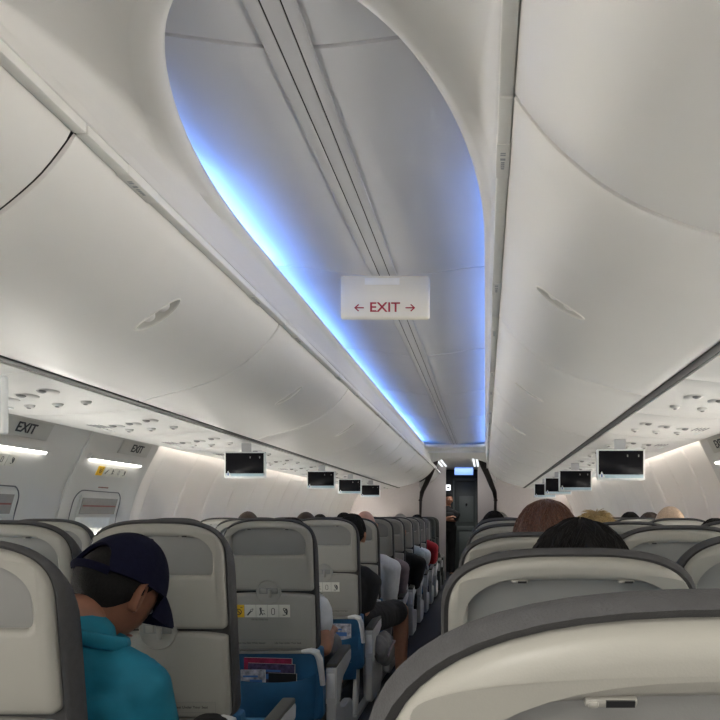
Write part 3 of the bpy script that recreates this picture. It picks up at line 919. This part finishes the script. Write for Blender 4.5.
def hair_mesh(mt, style, seed=1, hk=1.0):
    rnd = random.Random(seed)
    t = bmesh.new()
    nu, nv = 40, 22
    th_ = dict(short=.010, crop=.005, bob=.022, wild=.010, long=.018, thin=.004)[style]*hk
    def low(th):    # lowest latitude the hair reaches, front / sides / back
        c = math.sin(th)       # +1 front
        if style == 'thin': return lerp(-.25, .95, smooth((c+1)/1.5))
        lo = {'short': -.55, 'crop': -.55, 'bob': -.75, 'wild': -.6, 'long': -1.0}[style]
        return lerp(lo, .62, smooth((c+.75)/1.5))
    rs = []
    for j in range(nv+1):
        row = []
        for i in range(nu):
            th = 2*math.pi*i/nu
            l = low(th); ph = lerp(l, math.pi/2-.02, j/nv)
            d = sphdir(th, ph); p = head_pt(d)
            k = th_*(smooth(j/3.0)*1.0 if j < 3 else 1)
            n = Vector((p.x/.077**2, p.y/.097**2, p.z/.115**2)).normalized()
            w = .25*math.sin(th*9+ph*3+seed)+.2*math.sin(th*23+seed*2+ph*7)
            row.append(p+n*(.0015+k*(1+w*.45)))
        rs.append(row)
    rings(t, rs, False, True)
    inner = [[p*.97 for p in rs[0]], rs[0]]
    rings(t, inner)
    # strands
    ns = dict(short=420, crop=0, bob=800, wild=800, long=400, thin=60)[style]
    for q in range(ns):
        th = rnd.uniform(0, 2*math.pi); l = low(th)
        ph0 = lerp(l, 1.5, rnd.random()**.7)
        ln = dict(short=.035, crop=.012, bob=.10, wild=.05, long=.12, thin=.02)[style]*rnd.uniform(.6, 1.2)
        pts = []
        dth = rnd.uniform(-.6, .6)
        lift = rnd.uniform(0, 1)*dict(wild=.030, bob=.010).get(style, .005)
        for u in range(5):
            f = u/4
            ph = ph0-ln*f/.105*.9
            d = sphdir(th+dth*f, max(ph, l-.1)); p = head_pt(d)
            n = Vector((p.x/.077**2, p.y/.097**2, p.z/.115**2)).normalized()
            pts.append(p+n*(.0015+th_*1.0+lift*f*(1.2 if style == 'wild' else math.sin(math.pi*f))))
        if (pts[0]-pts[-1]).length < .004: continue
        tube(t, pts, [.0016,.0019,.0017,.0012,.0004], n=4, cap=False)
    bmesh.ops.transform(t, matrix=mt, verts=t.verts)
    return t
def remesh(bm, voxel, sm=6, name='tmp', folds=0.0):
    me = bpy.data.meshes.new(name); bm.to_mesh(me); bm.free()
    o = bpy.data.objects.new(name, me); COL.objects.link(o)
    md = o.modifiers.new('r', 'REMESH'); md.mode = 'VOXEL'; md.voxel_size = voxel
    s_ = o.modifiers.new('s', 'SMOOTH'); s_.iterations = sm; s_.factor = .5
    dg = bpy.context.evaluated_depsgraph_get()
    out = bpy.data.meshes.new_from_object(o.evaluated_get(dg))
    bpy.data.objects.remove(o); bpy.data.meshes.remove(me)
    if folds:
        ns = [v.normal.copy() for v in out.vertices]
        for v, n in zip(out.vertices, ns):
            q = Vector((v.co.x*9, v.co.y*9, v.co.z*6))
            a = noise.noise(q+Vector((3.1,7.7,1.3))); b = noise.noise(q*2.3+Vector((a*2.0,0,5.0)))
            v.co += n*(folds*(.9*(abs(a)*-1.6+.5)+.8*(.4-abs(b)*1.4)))
    return out
def limb(bm, pts, rad, grow=0, n=14):
    pts = [Vector(p) for p in pts]
    tube(bm, pts, [r+grow for r in rad], n=n)
    for p, r in zip(pts, rad): ell(bm, p, (r+grow,)*3, u=14, v=8)
def hand(bm, w, d, up, sx):
    """palm, four unequal bent fingers and a side thumb; w wrist, d pointing direction, up = back of the hand"""
    d = d.normalized(); s = d.cross(up).normalized()*sx; up = s.cross(d).normalized()*sx
    limb(bm, [w, w+d*.05, w+d*.085], [.024,.030,.027])
    for k, (o, ln) in enumerate(((-.027,.062),(-.009,.072),(.009,.068),(.026,.052))):
        b = w+d*.085+s*o; m = b+d*ln*.5-up*.004; e = m+d*ln*.38-up*ln*.35
        limb(bm, [b-d*.02, b, m, e], [.0095,.0095,.0088,.0078], n=8)
    b = w+d*.025-s*.024
    limb(bm, [b, b-s*.022+d*.028, b-s*.026+d*.058-up*.01], [.012,.0105,.009], n=8)
def person(name_label, cat, head, hip, skin, hair=None, hstyle='short', shirt='greycl', pants='blackcl', yaw=0, pitch=0, roll=0,
           sleeve='short', shorts=False, knees=None, elbows=None, shoulder_dx=0, standing=False, group=None, seed=1, mid=None, wrists=None, sholders=None, neckp=None, hk=1.0, sl_f=.72, col_f=.28):
    """head = head centre, hip = middle of the pelvis (world). One body mesh; clothes, hair are children"""
    head = Vector(head); hip = Vector(hip)
    t = empty('person', (hip.x, hip.y, 0), 0, name_label, cat, group)
    o = Vector((hip.x, hip.y, 0))
    HM = Matrix.Translation(head-o) @ Euler((R(pitch), R(roll), R(yaw)), 'ZXY' if False else 'XYZ').to_matrix().to_4x4()
    HM = Matrix.Translation(head-o) @ Matrix.Rotation(R(yaw), 4, 'Z') @ Matrix.Rotation(R(pitch), 4, 'X') @ Matrix.Rotation(R(roll), 4, 'Y')
    h = hip-o
    nb = HM @ Vector((0, -.035, -.085))           # skull base
    hc = head-o
    neck = Vector((hc.x*.85, max(hc.y-.07, h.y-.12), hc.z-.22)) if neckp is None else Vector(neckp)-o
    if mid is None: mid = h.lerp(neck, .5)+Vector((0, -.03, 0))
    else: mid = Vector(mid)-o
    chest = h.lerp(neck, .80)+Vector((0, -.015, 0))
    if sholders is None:
        sl = neck+Vector((-.175+shoulder_dx, .0, -.075)); sr = neck+Vector((.175+shoulder_dx, .0, -.075))
    else: sl, sr = (Vector(q)-o for q in sholders)
    if elbows is None: el, er = sl+Vector((-.05, .07, -.26)), sr+Vector((.05, .07, -.26))
    else: el, er = (Vector(q)-o for q in elbows)
    if wrists is None:
        if standing: wl, wr = el+Vector((.03,.06,-.24)), er+Vector((-.03,.06,-.24))
        else: wl, wr = Vector((h.x-.07, h.y+.27, h.z+.13)), Vector((h.x+.07, h.y+.27, h.z+.13))
    else: wl, wr = (Vector(q)-o for q in wrists)
    if standing:
        kl, kr = h+Vector((-.09,.02,-.43)), h+Vector((.09,.02,-.43)); al, ar = Vector((h.x-.09,h.y-.02,.08)), Vector((h.x+.09,h.y-.02,.08))
    else:
        if knees is None: kl, kr = h+Vector((-.11,.42,.03)), h+Vector((.11,.42,.03))
        else: kl, kr = (Vector(q)-o for q in knees)
        al, ar = Vector((kl.x,kl.y+.02,.09)), Vector((kr.x,kr.y+.02,.09))
    def torso(bm, g):
        P = [h+Vector((0,0,-.06)), h, mid.lerp(h,.5), mid, chest, neck.lerp(chest,.35), neck+Vector((0,0,-.01))]
        tube(bm, P, [.09+g,.115+g,.112+g,.112+g,.118+g,.095+g,.058+g*.6], n=22, rx=[.14+g,.165+g,.148+g,.142+g,.155+g,.135+g,.066+g*.6], side=(1,0,0))
        limb(bm, [sl.lerp(neck,.75), sl.lerp(neck,.4)+Vector((0,0,.012)), sl], [.050,.050,.050], g); limb(bm, [sr.lerp(neck,.75), sr.lerp(neck,.4)+Vector((0,0,.012)), sr], [.050,.050,.050], g)
    # skin body
    bm = bmesh.new()
    torso(bm, 0)
    limb(bm, [neck+Vector((0,0,-.04)), neck.lerp(nb,.5), nb], [.060,.054,.052])
    for S, E_, W_, sx in ((sl, el, wl, -1), (sr, er, wr, 1)):
        limb(bm, [S, S.lerp(E_,.5), E_], [.047,.043,.037]); limb(bm, [E_, E_.lerp(W_,.4), W_], [.040,.038,.027])
        hand(bm, W_, (W_-E_), Vector((0,0,1)), sx)
    for K, A, sx in ((kl, al, -1), (kr, ar, 1)):
        H = h+Vector((sx*.09,0,0))
        limb(bm, [H, H.lerp(K,.5), K], [.085,.074,.056]); limb(bm, [K, K.lerp(A,.35), A], [.055,.054,.036])
        limb(bm, [A+Vector((0,-.03,-.045)), A+Vector((0,.12,-.055))], [.038,.030])
    me = remesh(bm, .0075, 3)
    bm = bmesh.new(); bm.from_mesh(me); bpy.data.meshes.remove(me)
    for f in bm.faces: f.smooth = True
    add_head(bm, HM)
    link('body', bm, [M[skin], M['eye'], M['iris'], M['lip']], t, auto=70, recalc=False)
    # shirt
    bm = bmesh.new(); torso(bm, .014); limb(bm, [neck+Vector((0,0,-.03)), neck.lerp(nb, col_f)], [.078,.068])
    for S, E_, W_ in ((sl, el, wl), (sr, er, wr)):
        if sleeve == 'long': limb(bm, [S, S.lerp(E_,.5), E_], [.052,.050,.044], .010); limb(bm, [E_, E_.lerp(W_,.5), E_.lerp(W_,.93)], [.044,.040,.031], .010)
        elif sleeve == 'short': limb(bm, [S, S.lerp(E_,.35), S.lerp(E_,sl_f)], [.052,.052,.051], .010)
    link_me('shirt', remesh(bm, .009, 5, folds=.0055), shirt, t, auto=80)
    # trousers
    bm = bmesh.new(); ell(bm, h, (.19,.14,.13))
    for K, A, sx in ((kl, al, -1), (kr, ar, 1)):
        H = h+Vector((sx*.09,0,0))
        if shorts: limb(bm, [H, H.lerp(K,.5), H.lerp(K,.86)], [.095,.088,.080], .008)
        else: limb(bm, [H, H.lerp(K,.5), K], [.095,.084,.068], .006); limb(bm, [K, K.lerp(A,.4), K.lerp(A,.95)], [.066,.066,.056], .006)
    link_me('trousers', remesh(bm, .010, 4, folds=.004), pants, t, auto=80)
    for A in (al, ar):
        bm = bmesh.new(); ell(bm, A+Vector((0,.05,-.052)), (.047,.135,.042)); box(bm, (A.x, A.y+.05, .008), (.088,.26,.016), .006)
        link('shoe', bm, 'shoe', t)
    if hair:
        link('hair', hair_mesh(HM, hstyle, seed, hk), hair, t, auto=80)
    return t, HM, o

def W(px, py, Y): return Vector((EYE.x+(px-485)/720*Y, Y, EYE.z-(py-516)/720*Y))
def headc(px, pytop, Y, drop=.122):
    p = W(px, pytop, Y); return Vector((p.x, p.y, p.z-drop))

# --- the man in the teal shirt and navy cap
hc = W(115, 592, 1.60)
man, HM, mo = person('person in a teal shirt and navy baseball cap, head bowed towards the aisle', 'person',
    hc, (-.49, 1.68, .52), 'skin1', 'hair_black', 'crop', 'teal', 'blackcl', yaw=-15, pitch=-38, roll=7, neckp=(-.455, 1.50, .870),
    sholders=[(-.60, 1.62, .80), (-.338, 1.52, .815)], elbows=[(-.64, 1.80, .56), (-.325, 1.60, .55)], wrists=[(-.60, 2.0, .58), (-.47, 1.82, .57)],
    sleeve='short', seed=3, mid=(-.48, 1.60, .68), col_f=.50)
cap = empty('baseball_cap', (0,0,0)); cap.parent = man
bm = bmesh.new()
nu, nv = 64, 16
def cap_low(th):
    f = (math.sin(th)+1)/2
    l = lerp(-.02, .33, f**.8)
    a = abs(((th+math.pi/2+math.pi) % (2*math.pi))-math.pi)
    if a < .52: l += .50*math.sqrt(max(0, 1-(a/.52)**2))
    return l
def cap_pt(th, ph, k):
    d = sphdir(th, ph); p = head_pt(d); n = Vector((p.x/.077**2, p.y/.097**2, p.z/.115**2)).normalized()
    seam = .0012*max(0, 1-abs(((th*3/math.pi) % 1)-.5)*2*8 if False else 0)
    return p+n*(k+seam)+Vector((0,0,.010*smooth(ph/1.4)))
rs = []
for j in range(nv+1):
    row = []
    for i in range(nu):
        th = 2*math.pi*i/nu; l = cap_low(th); ph = lerp(l, math.pi/2-.03, j/nv)
        q = abs(((th/(math.pi/3)) % 1)-.5)
        row.append(cap_pt(th, ph, .0175-.0016*max(0, 1-abs(q-.5)/.05)))
    rs.append(row)
rings(bm, rs, False, True)
rings(bm, [[cap_pt(2*math.pi*i/nu, cap_low(2*math.pi*i/nu), .010) for i in range(nu)], rs[0]])
bmesh.ops.transform(bm, matrix=HM, verts=bm.verts); link('crown', bm, 'navycap', cap, auto=70)
bm = bmesh.new(); rs = []
for j in range(9):
    f = j/8; row = []
    for i in range(25):
        th = math.pi/2+lerp(-1.05, 1.05, i/24); p = cap_pt(th, cap_low(th)+.02, .016)
        w = lerp(-1, 1, i/24)
        out = .078*math.sqrt(max(0, 1-abs(w)**2.6))*f
        row.append(p+Vector((p.x*.15*f*(1-abs(w)), out, -.030*f*f-.024*f*w*w+.004)))
    rs.append(row)
rings(bm, rs, closed=False); rings(bm, [[q+Vector((0,0,-.004)) for q in r] for r in rs], closed=False)
bmesh.ops.transform(bm, matrix=HM, verts=bm.verts); link('brim', bm, 'navycap', cap, auto=70)
bm = bmesh.new(); pts = []
for i in range(13):
    th = -math.pi/2+lerp(-.6, .6, i/12); pts.append(HM @ cap_pt(th, .02, .015))
tube(bm, pts, [.009]*13, n=8, rx=[.0022]*13, side=None); link('strap', bm, 'navycap', cap)
bm = bmesh.new(); ell(bm, HM @ (cap_pt(0, math.pi/2-.02, .019)), (.007,.007,.004)); link('cap_button', bm, 'navycap', cap)
bm = bmesh.new()   # collar
cc = Vector((-.437, 1.512, .928))-mo
pts = [cc+Vector((.068*math.cos(a), .066*math.sin(a), -.018*math.cos(a)-.012*math.sin(a))) for a in [2*math.pi*i/24 for i in range(25)]]
tube(bm, pts, [.016]*25, n=8, rx=[.008]*25); link('collar', bm, 'teal', man, auto=80)

# --- passengers left of the aisle
def pas(label, hd, hip, **k):
    return person(label, 'person', hd, hip, k.pop('skin', 'skin2'), group='passengers', **k)
pas('passenger in a white short-sleeved top, bare forearm on the armrest of the magazine row', (-.53, 3.42, 1.045), (XA, 3.44, .52), hair='hair_black',
    shirt='whitecl', pants='greycl', shoulder_dx=-.035, elbows=[(-.74,3.45,.60), (-.352,3.30,.575)], wrists=[(-.60,3.66,.60), (-.38,3.56,.60)], knees=[(-.64,3.86,.49), (-.45,3.86,.49)], seed=11, sl_f=.36)
pas('passenger with black hair, black top and shorts, bare knee out in the aisle', W(351,534,4.45), (XA+.02, 4.47, .52), hair='hair_black', roll=8,
    shirt='blackcl', pants='blackcl', shorts=True, shoulder_dx=-.03, elbows=[(-.72,4.5,.60), (-.355,4.42,.60)], wrists=[(-.55,4.75,.60), (-.40,4.68,.60)], knees=[(-.62,4.95,.52), (-.19,4.95,.53)], seed=12)
pas('bald passenger in a white shirt bulging into the aisle', headc(365,511,5.22,.115), (XA+.02, 5.25, .52), skin='skin3', hair=None,
    shirt='whitecl', pants='greycl', shoulder_dx=.035, sleeve='long', elbows=[(-.70,5.35,.62), (-.30,5.22,.56)], seed=13, mid=(XA+.10, 5.23, .75))
pas('passenger in a mauve-grey top just ahead of the bald passenger', (-.50, 6.0, 1.04), (XA+.02, 6.03, .52), hair='hair_brown',
    shirt='mauve', pants='greycl', sleeve='long', shoulder_dx=.03, elbows=[(-.70,6.1,.62), (-.315,6.0,.56)], seed=14)
pas('passenger in black clothes bending towards the aisle, ahead of the mauve-grey top', (-.45, 6.78, 1.03), (XA+.05, 6.84, .52), hair='hair_black',
    shirt='blackcl', sleeve='long', shoulder_dx=.06, elbows=[(-.68,6.9,.62), (-.265,6.78,.54)], seed=15, mid=(XA+.12,6.8,.74))
pas('grey-haired passenger in a pale grey-blue sleeve on the aisle', headc(400,514.5,7.58,.118), (XA+.02, 7.6, .52), skin='skin3', hair='hair_grey',
    shirt='paleblue', sleeve='long', shoulder_dx=.03, elbows=[(-.68,7.6,.62), (-.285,7.55,.60)], seed=16)
pas('passenger in a white sleeve far down the aisle, behind the red top', (-.50, 8.34, 1.03), (XA+.03, 8.38, .52), hair='hair_brown',
    shirt='whitecl', sleeve='long', shoulder_dx=.03, elbows=[(-.68,8.4,.62), (-.30,8.33,.66)], seed=17)
pas('passenger in a bright red top far down the aisle', headc(417,515,9.13,.120), (XA+.04, 9.18, .52), hair='hair_black',
    shirt='redcl', pants='navycl', sleeve='long', shoulder_dx=.04, elbows=[(-.68,9.25,.62), (-.27,9.12,.62)], seed=18)
pas('passenger whose brown crown shows above the window seats, left of the first monitor ahead', headc(248,512.5,5.36,.113), (XW, 5.4, .50), skin='skin1', hair='hair_brown', hstyle='crop', shirt='greycl', seed=19)
pas('passenger with a brown crown above the middle seats, below the second left monitor', headc(306,513,5.40,.113), (XM, 5.45, .50), skin='skin1', hair='hair_brown', hstyle='crop', shirt='navycl', seed=20)
pas('passenger whose dark hair barely shows above the window seats left of the third monitor', headc(320,515,7.57,.118), (XW, 7.6, .50), skin='skin1', hair='hair_black', shirt='greycl', seed=21)
pas('passenger with dark hair above the middle seats, just left of the bald head', headc(344,513,6.80), (XM, 6.84, .51), hair='hair_black', shirt='greycl', seed=22)
t = empty('jacket', (-.238, 4.45, .37), 0, 'grey folded jacket bulging beside the armrest of the black-shorts passenger', 'jacket')
bm = bmesh.new(); ell(bm, (0,0,0), (.052,.16,.095)); ell(bm, (.008,.05,-.04), (.05,.14,.08)); ell(bm, (-.01,-.06,.02), (.045,.10,.07))
link_me('cloth', remesh(bm, .009, 4, folds=.010), 'greycl', t, auto=80)
bm = bmesh.new(); tube(bm, [(.045,-.13,-.03),(.060,-.05,.02),(.062,.05,.03),(.05,.13,.0)], .007, n=8); link('hem', bm, 'mauve', t)
# --- passengers right of the aisle
pas('passenger with a mop of reddish-brown hair in the third seat ahead', headc(546,501,2.17,.135), (AR, 2.40, .52), skin='skin3', hair='hair_auburn', hstyle='bob', shirt='greycl', yaw=8, seed=31)
pas('passenger with smooth black hair in front of the second seat ahead', headc(580,525,1.40,.138), (AR, 1.66, .50), hair='hair_black', hstyle='bob', hk=1.45, shirt='navycl', seed=32)
pas('passenger with tousled blonde hair, right of the reddish-brown hair', headc(596,511,3.55,.135), (MR, 3.7, .50), skin='skin3', hair='hair_blonde', hstyle='wild', shirt='greycl', seed=33)
pas('passenger with a black crown under the large right-hand monitor, near the sidewall', headc(630,512.5,5.45), (WR+.05, 5.5, .50), hair='hair_black', shirt='blackcl', seed=34)
pas('passenger with greyish-brown hair beside the fair-haired bald head', headc(650,513,4.65), (WR+.02, 4.72, .50), skin='skin2', hair='hair_brown', shirt='greycl', seed=35)
pas('balding fair-haired passenger at the right windows', headc(670,507.5,3.78,.115), (WR, 3.88, .51), skin='skin3', hair='hair_white', hstyle='crop', shirt='paleblue', seed=36)
pas('passenger whose dark hair just shows above the window seat at the right photo edge', headc(716,519.5,3.02), (WR, 3.12, .49), hair='hair_black', shirt='blackcl', seed=37)
pas('passenger with round dark hair far ahead beside the aisle on the right', headc(494,511.5,4.92), (AR-.02, 4.95, .50), hair='hair_black', shirt='blackcl', seed=38)
pas('grey-haired passenger behind the round dark hair far ahead', headc(499.5,512,5.75,.128), (AR, 5.8, .50), skin='skin3', hair='hair_grey', shirt='greycl', seed=39)
# --- crew member standing in the forward galley
person('crew member in dark uniform standing with arms folded beside the grey door', 'person', (-.33, 14.2, 1.50), (-.36, 14.25, .95), 'skin2', hair='hair_black', shirt='blackcl', pants='blackcl',
    standing=True, yaw=200, elbows=[(-.55,14.15,1.10), (-.20,14.10,1.10)], wrists=[(-.30,14.0,1.15), (-.42,14.0,1.12)], sleeve='short', seed=41)

# ------------------------------------------------------------------ forward end of the cabin
def panel(name, x0, x1, y0, y1, z0, z1, m, kind='structure', bev=.004):
    bm = bmesh.new(); box(bm, ((x0+x1)/2, (y0+y1)/2, (z0+z1)/2), (x1-x0, y1-y0, z1-z0), bev)
    o = link(name, bm, m); 
    if kind: o['kind'] = kind
    return o
panel('wall_divider_left', -1.93, -.70, 11.92, 11.96, 0, 2.08, 'parti')
panel('wall_divider_right', .575, 1.93, 11.92, 11.96, 0, 2.08, 'parti')
panel('wall_galley_left', -1.93, -.335, 13.3, 13.36, 0, 2.2, 'parti')
panel('wall_galley_right', .255, 1.93, 13.3, 13.36, 0, 2.2, 'parti')
for s in (-1, 1):
    b = bin_proto(s, 1.12); b.location = (0, 12.0, 0)
    tag(b, 'short overhead bin beyond the %s curtain' % ('left','right')[s > 0], 'overhead bin', 'overhead bins beyond the curtain')
panel('ceiling_forward', -.6, .6, 10.9, 13.4, 2.098, 2.14, 'bezel')
panel('trim_13', -.45, .45, 10.86, 10.93, 2.062, 2.12, 'bezel')
panel('ceiling_galley', -1.95, 1.95, 13.36, 15.4, 2.16, 2.2, 'bezel')
for i, x in enumerate((-.40, -.33, .20, .26)):
    bm = bmesh.new(); box(bm, (x, 12.3, 2.094), (.030, 2.0, .008), .002)
    tag(link('ceiling_strip_light', bm, 'ledfar'), 'thin white light strip in the low ceiling past the curtain, %s from the left' % ORD[i], 'light', 'forward ceiling light strips')
bm = bmesh.new(); box(bm, (-.03, 14.3, 2.07), (.37, .02, .15), .004)
tag(link('ceiling_light_panel', bm, 'ledbluefar'), 'blue-lit ceiling panel above the grey door', 'light')
panel('wall_front', -1.95, 1.95, 15.2, 15.26, 0, 2.2, 'darkwall')
panel('wall_galley_dark_left', -1.0, -.43, 14.7, 15.2, 0, 2.16, 'darkwall')
panel('wall_galley_dark_right', .26, .9, 14.7, 15.2, 0, 2.16, 'darkwall')
D = panel('door_5', -.245, .185, 15.15, 15.2, .02, 1.90, 'door')
tag(D, 'tall grey-green door at the far end of the aisle')
def dp(name, x0, x1, z0, z1, m, d=.012, y=15.15):
    bm = bmesh.new(); box(bm, ((x0+x1)/2, y-d/2, (z0+z1)/2), (x1-x0, d, z1-z0), .003); return link(name, bm, m, D)
dp('lower_panel', -.15, .145, 1.05, 1.60, 'doorl'); dp('kick_plate', -.2, .15, .88, .97, 'doorl'); dp('bottom_panel', -.15, .145, .3, .85, 'doorl')
dp('jamb', -.285, -.25, .02, 1.95, 'doorl', .05); dp('jamb', .19, .215, .02, 1.95, 'doorl', .05); dp('lintel', -.285, .215, 1.91, 1.97, 'door', .05)
bm = bmesh.new(); ell(bm, (0, 15.13, 1.42), (.022,.012,.030)); link('door_latch', bm, 'black', D)
t = empty('lit_wall_sign', (-.362, 14.68, 1.76), 0, 'small white lit wall sign left of the grey door', 'sign')
bm = bmesh.new(); box(bm, (0,0,0), (.10,.03,.12), .012); link('sign_box', bm, 'ledfar', t)
bm = bmesh.new(); box(bm, (.005,-.017,0), (.05,.004,.03), .001); link('sign_mark', bm, 'black', t)
# curtains tied back along the bin ends
def curtain(name, pts, wid, label):
    t = empty(name, (0,0,0), 0, label, 'curtain')
    bm = bmesh.new(); rs = []
    for (x, z), w in zip(pts, wid):
        row = []
        for k in range(33):
            u = k/32
            row.append((x+(u-.5)*w, 11.82+.022*math.sin(u*math.pi*10)*min(1, w/.08)+.0, z+.0))
        rs.append(row)
    rings(bm, rs, closed=False); rings(bm, [[(x, y+.006, z) for x, y, z in r] for r in rs], closed=False)
    link('fabric', bm, 'curtain', t, auto=80)
    bm = bmesh.new(); x, z = pts[-3]
    tube(bm, [(x-wid[-3]*.6, 11.785, z), (x, 11.775, z-.01), (x+wid[-3]*.6, 11.785, z)], .012, n=8); link('tieback', bm, 'curtain', t)
    return t
def cx(px, py): p = W(px, py, 11.82); return (p.x, p.z)
curtain('curtain', [cx(436,457.5), cx(433,467), cx(429.5,476), cx(425.5,485), cx(422,492), cx(420.7,500), cx(420.3,520), cx(420.3,560)], [.12,.10,.09,.085,.075,.045,.035,.035], 'dark curtain gathered along the end of the left bins')
curtain('curtain', [cx(481.5,458.5), cx(484,467), cx(488,476), cx(491.5,485), cx(494.5,492), cx(495.5,500), cx(495,520), cx(495,560)], [.12,.11,.10,.09,.075,.05,.04,.04], 'dark curtain gathered along the end of the right bins')

# ------------------------------------------------------------------ light and camera
w = bpy.data.worlds.new('World'); sc.world = w; w.use_nodes = True
w.node_tree.nodes['Background'].inputs['Color'].default_value = (1.0, .96, .88, 1)
w.node_tree.nodes['Background'].inputs['Strength'].default_value = .56
M['led'].node_tree.nodes['Principled BSDF'].inputs['Emission Strength'].default_value = 7.5
def area(name, loc, rot, sx, sy, e, col):
    l = bpy.data.lights.new(name, 'AREA'); l.shape = 'RECTANGLE'; l.size = sx; l.size_y = sy; l.energy = e; l.color = col
    o = bpy.data.objects.new(name, l); COL.objects.link(o); o.location = loc; o.rotation_euler = rot; return o
# unseen fill lamps added over the aisle behind the camera
for y, e in ((-1.4, 6), (-.3, 5)):
    area('ceiling_lamp', (0, y, 2.02), (0,0,0), .3, .7, e, (1.0,.96,.89))
area('galley_lamp', (-.05, 14.0, 2.14), (0,0,0), .5, .5, 3.5, (1.0,.97,.93))  # both galley fills are unseen, added to brighten the far end
area('galley_lamp', (-.05, 12.6, 2.09), (0,0,0), .5, .5, 2, (1.0,.97,.93))
cam = bpy.data.cameras.new('Camera'); co = bpy.data.objects.new('Camera', cam); COL.objects.link(co)
co.location = EYE; co.rotation_euler = (R(90), 0, 0)
cam.sensor_width = 36; cam.lens = 36; cam.shift_x = -125/720; cam.shift_y = 156/720; cam.clip_start = .02
sc.camera = co
sc.view_settings.view_transform = 'Standard'
try: sc.view_settings.look = 'None'
except Exception: pass
sc.view_settings.gamma = 1.0; sc.view_settings.exposure = 1.2
sc.view_settings.use_curve_mapping = False
